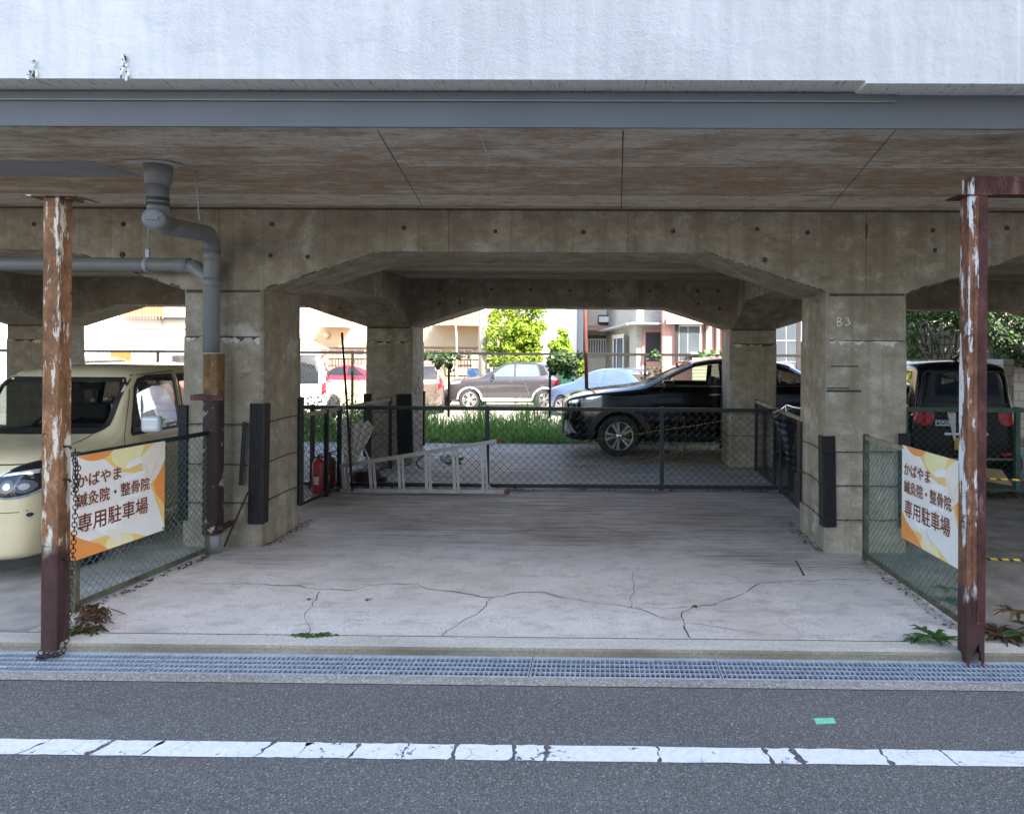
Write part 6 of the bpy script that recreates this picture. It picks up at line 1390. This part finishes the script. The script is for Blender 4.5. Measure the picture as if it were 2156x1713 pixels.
# strap and cardboard by the van
b = MB(); a, c = P(2003, 862, 9.36), P(2010, 926, 9.37); b.face([a + Vector((-.06, 0, 0)), a + Vector((.06, 0, 0)), c + Vector((.015, 0, 0)), c + Vector((-.01, 0, 0))]); o = b.build('strap', M['paper']); md = o.modifiers.new('t', 'SOLIDIFY'); md.thickness = .004; tag(o, 'pale tapered cloth strip hanging from the fence before the black van', 'cloth')
b = MB(); q = [P(2060, 983, 9.55), P(2108, 988, 9.55), P(2132, 1022, 9.55), P(2070, 1012, 9.55)]; b.face(q); o = b.build('cardboard_sheet', M['card']); md = o.modifiers.new('t', 'SOLIDIFY'); md.thickness = .008; tag(o, 'torn piece of brown cardboard leaning under the rear of the black van', 'cardboard')

# ---- cars on the sunny lot beyond the tall fence
ZL = -.18
def small_car(name, label, Lc, Wc, st, ax, rw, paint, loc, rz): return Car(name, label, Lc, Wc, st, ax, rw, paint, (*loc, ZL), rz, sub=2)
Lc = 3.85; hl = Lc / 2; X = lambda x: hl - x
st = [(0, 0, .36, .50, .78, .48, .82, .4, .84), (.06, .06, .28, .70, .92, .68, .95, .5, .97), (.3, .3, .24, .82, .98, .79, 1.01, .6, 1.03), (.85, .85, .23, .845, 1.02, .80, 1.06, .6, 1.08), (1.15, 1.2, .23, .845, 1.04, .79, 1.10, .64, 1.12), (1.38, 1.55, .23, .845, 1.06, .79, 1.32, .63, 1.36), (1.75, 1.9, .23, .845, 1.07, .79, 1.50, .58, 1.56), (2.3, 2.3, .23, .845, 1.08, .79, 1.55, .57, 1.62), (3.0, 3.0, .23, .845, 1.09, .79, 1.53, .56, 1.60), (3.4, 3.35, .25, .84, 1.10, .78, 1.46, .55, 1.52), (3.7, 3.58, .30, .80, 1.08, .74, 1.25, .54, 1.29), (3.85, 3.82, .4, .66, .9, .6, .96, .5, .98)]
YS = 23.4; p = P(1061, 900, YS)
car = small_car('compact_suv', 'dark grey compact suv parked side on in the sun beyond the tall fence', Lc, 1.695, st, (.78, 3.26), .345, M['grey_car'], (p.x, YS + .85), math.pi)
for v in 'lr':
    car.panel('side_window', [(X(1.48), 1.11), (X(1.72), 1.33), (X(1.95), 1.47), (X(2.22), 1.51), (X(2.22), 1.11)], v, M['bglass']); car.panel('side_window', [(X(2.30), 1.11), (X(2.30), 1.51), (X(2.95), 1.49), (X(3.08), 1.13)], v, M['bglass']); car.panel('side_window', [(X(3.12), 1.14), (X(3.02), 1.48), (X(3.18), 1.45), (X(3.36), 1.18)], v, M['glass'])
    car.panel('sill_trim', [(X(1.2), .30), (X(1.2), .40), (X(2.84), .40), (X(2.84), .30)], v, M['framew'], off=.006); car.panel('headlight', [(X(.10), .83), (X(.14), .92), (X(.5), .97), (X(.45), .88)], v, M['lampw']); car.panel('tail_lamp', [(X(3.72), .86), (X(3.70), 1.0), (X(3.5), 1.0), (X(3.55), .9)], v, M['tail'])
    car.panel('door_handle', [(X(2.05), .93), (X(2.05), .955), (X(2.2), .96), (X(2.2), .935)], v, M['chrome'], off=.015)
    for a in (.78, 3.26):
        pl = [(X(a) + .43 * math.cos(t), .345 + .43 * math.sin(t)) for t in [math.pi * k / 12 for k in range(13)]] + [(X(a) + .375 * math.cos(t), .345 + .375 * math.sin(t)) for t in [math.pi * k / 12 for k in range(12, -1, -1)]]; car.panel('wheel_arch_trim', pl, v, M['framew'], off=.006)
car.seam([(X(2.26), 1.5), (X(2.26), .34)]); car.seam([(X(1.4), 1.05), (X(1.36), .5), (X(1.42), .34)])
car.panel('windscreen', [(X(1.22), -.6), (X(1.22), .6), (X(1.86), .52), (X(1.86), -.52)], 't', M['bglass'], step=.1); car.mirror(X(1.58), 1.13, M['blackplastic'], (.08, .18, .14), .03)
def mpv(label, name, paint, loc, rz, H=1.75, W=1.69, glass='glass', L=4.4, lamp=1.0):
    h = H; Lc = L; st = [(0, 0, .3, .5, .75, .48, .8, .4, .82), (.08, .08, .24, .74, .92, .70, .96, .5, .98), (.7, .75, .22, W / 2, 1.02, W / 2 - .05, 1.08, .62, 1.11), (1.0, 1.3, .22, W / 2, 1.06, W / 2 - .05, h - .38, .64, h - .34), (1.6, 1.9, .22, W / 2, 1.08, W / 2 - .06, h - .10, .62, h - .03), (2.6, 2.6, .22, W / 2, 1.08, W / 2 - .06, h - .07, .62, h), (L - .5, L - .55, .22, W / 2, 1.08, W / 2 - .06, h - .09, .60, h - .03), (L - .12, L - .32, .26, W / 2 - .02, 1.06, W / 2 - .08, h - .14, .57, h - .09), (L - .02, L - .22, .32, W / 2 - .06, 1.02, W / 2 - .12, h - .30, .56, h - .26), (L, L - .06, .38, W / 2 - .14, .95, W / 2 - .2, 1.1, .56, 1.12)]
    car = small_car(name, label, L, W, st, (.85, L - .85), .31, paint, loc, rz); hl = L / 2; X = lambda x: hl - x
    car.panel('rear_window', [(-.62, 1.08), (-.60, h - .26), (-.5, h - .19), (.5, h - .19), (.60, h - .26), (.62, 1.08)], 'b', M[glass], step=.1)
    for v in 'lr': car.panel('side_window', [(X(1.5), 1.1), (X(1.85), h - .18), (X(L - .75), h - .2), (X(L - .6), 1.12)], v, M[glass], step=.12)
    for sg in (-1, 1):
        a, c = W / 2 - .05, W / 2 - .17
        car.panel('tail_lamp', [(sg * a, .80), (sg * (a - .03), lamp + .12), (sg * c, lamp + .08), (sg * c, .80)], 'b', M['tail'], off=.01, step=.06)
        car.panel('pillar_lamp', [(sg * (a - .03), lamp + .13), (sg * (a - .12), h - .22), (sg * (c - .04), h - .24), (sg * c, lamp + .1)], 'b', M['lampw'], off=.008, step=.08)
    car.panel('number_plate', [(-.165, .78), (-.165, .945), (.165, .945), (.165, .78)], 'b', M['plate'], off=.01); car.seam([(-.6, .72), (.6, .72)], 'b'); return car
def from_rear_right(px, Y, W, Lc, rz):
    q = P(px, 900, Y); f = Vector((math.cos(rad(rz)), math.sin(rad(rz)), 0)); r = Vector((f.y, -f.x, 0)); c = q + f * Lc / 2 - r * (W / 2 - .04); return (c.x, c.y)
mpv('bronze brown minivan seen from behind beside the dark grey suv', 'minivan', M['browncar'], from_rear_right(931, 21.5, 1.62, 4.4, 101), rad(101), 1.66, 1.62)
mpv('white minivan with dark rear window behind the tall weeds', 'minivan', M['whitecar'], from_rear_right(687, 18.6, 1.70, 4.4, 109), rad(109), 2.02, 1.70)
p = P(215, 900, 24.0); mpv('pale minivan partly hidden behind the cream car roof', 'minivan', M['browncar'], (p.x - .7, 25.0), rad(80), 1.72, 1.65, 'glass', 4.2)
Lc = 4.2; hl = Lc / 2; X = lambda x: hl - x
st = [(0, 0, .3, .5, .62, .46, .65, .38, .67), (.08, .08, .22, .74, .74, .70, .78, .5, .80), (.6, .6, .2, .83, .86, .78, .91, .6, .93), (1.2, 1.25, .2, .84, .92, .78, .97, .64, 1.0), (1.5, 1.75, .2, .84, .94, .78, 1.2, .62, 1.25), (2.0, 2.2, .2, .84, .95, .78, 1.36, .57, 1.42), (2.7, 2.6, .2, .84, .96, .78, 1.37, .56, 1.43), (3.3, 2.95, .2, .83, .96, .77, 1.25, .56, 1.31), (3.65, 3.4, .22, .82, .95, .76, 1.02, .58, 1.05), (4.1, 4.05, .26, .76, .90, .70, .94, .55, .96), (4.2, 4.18, .36, .6, .75, .55, .8, .5, .82)]
YR = 26.6; p = P(724, 900, YR)
car = small_car('sedan', 'bright red sedan parked side on beyond the white minivan', Lc, 1.68, st, (.8, 3.35), .3, M['redcar'], (p.x + .3, YR + .85), 0.0)
for v in 'lr': car.panel('side_window', [(X(1.65), .98), (X(2.1), 1.30), (X(2.35), 1.32), (X(2.35), .98)], v, M['glass']); car.panel('side_window', [(X(2.42), .98), (X(2.42), 1.32), (X(2.8), 1.30), (X(3.25), .99)], v, M['glass'])
car.panel('windscreen', [(X(1.3), -.6), (X(1.3), .6), (X(2.1), .5), (X(2.1), -.5)], 't', M['bglass'], step=.1); car.seam([(X(2.38), 1.3), (X(2.38), .32)])
# ice blue hatchback turned away, partly hidden by the black suv
Lc = 4.0; hl = Lc / 2; X = lambda x: hl - x
st = [(0, 0, .3, .5, .66, .46, .69, .38, .71), (.08, .08, .22, .74, .80, .70, .84, .5, .86), (.6, .6, .2, .83, .92, .78, .97, .6, .99), (1.0, 1.05, .2, .84, .96, .78, 1.02, .64, 1.05), (1.3, 1.6, .2, .84, .98, .78, 1.3, .62, 1.35), (1.8, 2.05, .2, .84, .99, .78, 1.43, .57, 1.50), (2.6, 2.6, .2, .84, 1.0, .78, 1.45, .56, 1.52), (3.3, 3.2, .2, .84, 1.01, .77, 1.38, .55, 1.45), (3.75, 3.45, .24, .80, 1.0, .73, 1.22, .55, 1.28), (3.95, 3.85, .3, .72, .95, .64, 1.02, .54, 1.04), (4.0, 3.98, .4, .6, .8, .54, .86, .5, .88)]
p = P(1290, 900, 20.5)
car = small_car('hatchback', 'ice blue hatchback turned away beyond the fence, hidden by the black suv bonnet', Lc, 1.68, st, (.8, 3.3), .31, M['bluecar'], (p.x - .1, 21.3), rad(138))
for v in 'lr': car.panel('side_window', [(X(1.55), 1.02), (X(2.0), 1.36), (X(2.35), 1.40), (X(2.35), 1.02)], v, M['bglass']); car.panel('side_window', [(X(2.42), 1.02), (X(2.42), 1.40), (X(3.05), 1.36), (X(3.3), 1.06)], v, M['bglass'])
car.panel('rear_window', [(-.56, 1.06), (-.5, 1.33), (.5, 1.33), (.56, 1.06)], 'b', M['glass'], step=.08)
for sg in (-1, 1): car.panel('tail_lamp', [(sg * .74, .86), (sg * .70, 1.02), (sg * .58, 1.0), (sg * .6, .86)], 'b', M['tail'], off=.01)
b = MB(); a = rect(1180, 782, 1211, 813, 22.9); b.box(a[0], a[1], 22.9, 23.3, -.18, a[3]); tag(b.build('storage_box', M['greenbox'], bevel=.02), 'dark green box standing between the grey suv and the blue hatchback', 'box')
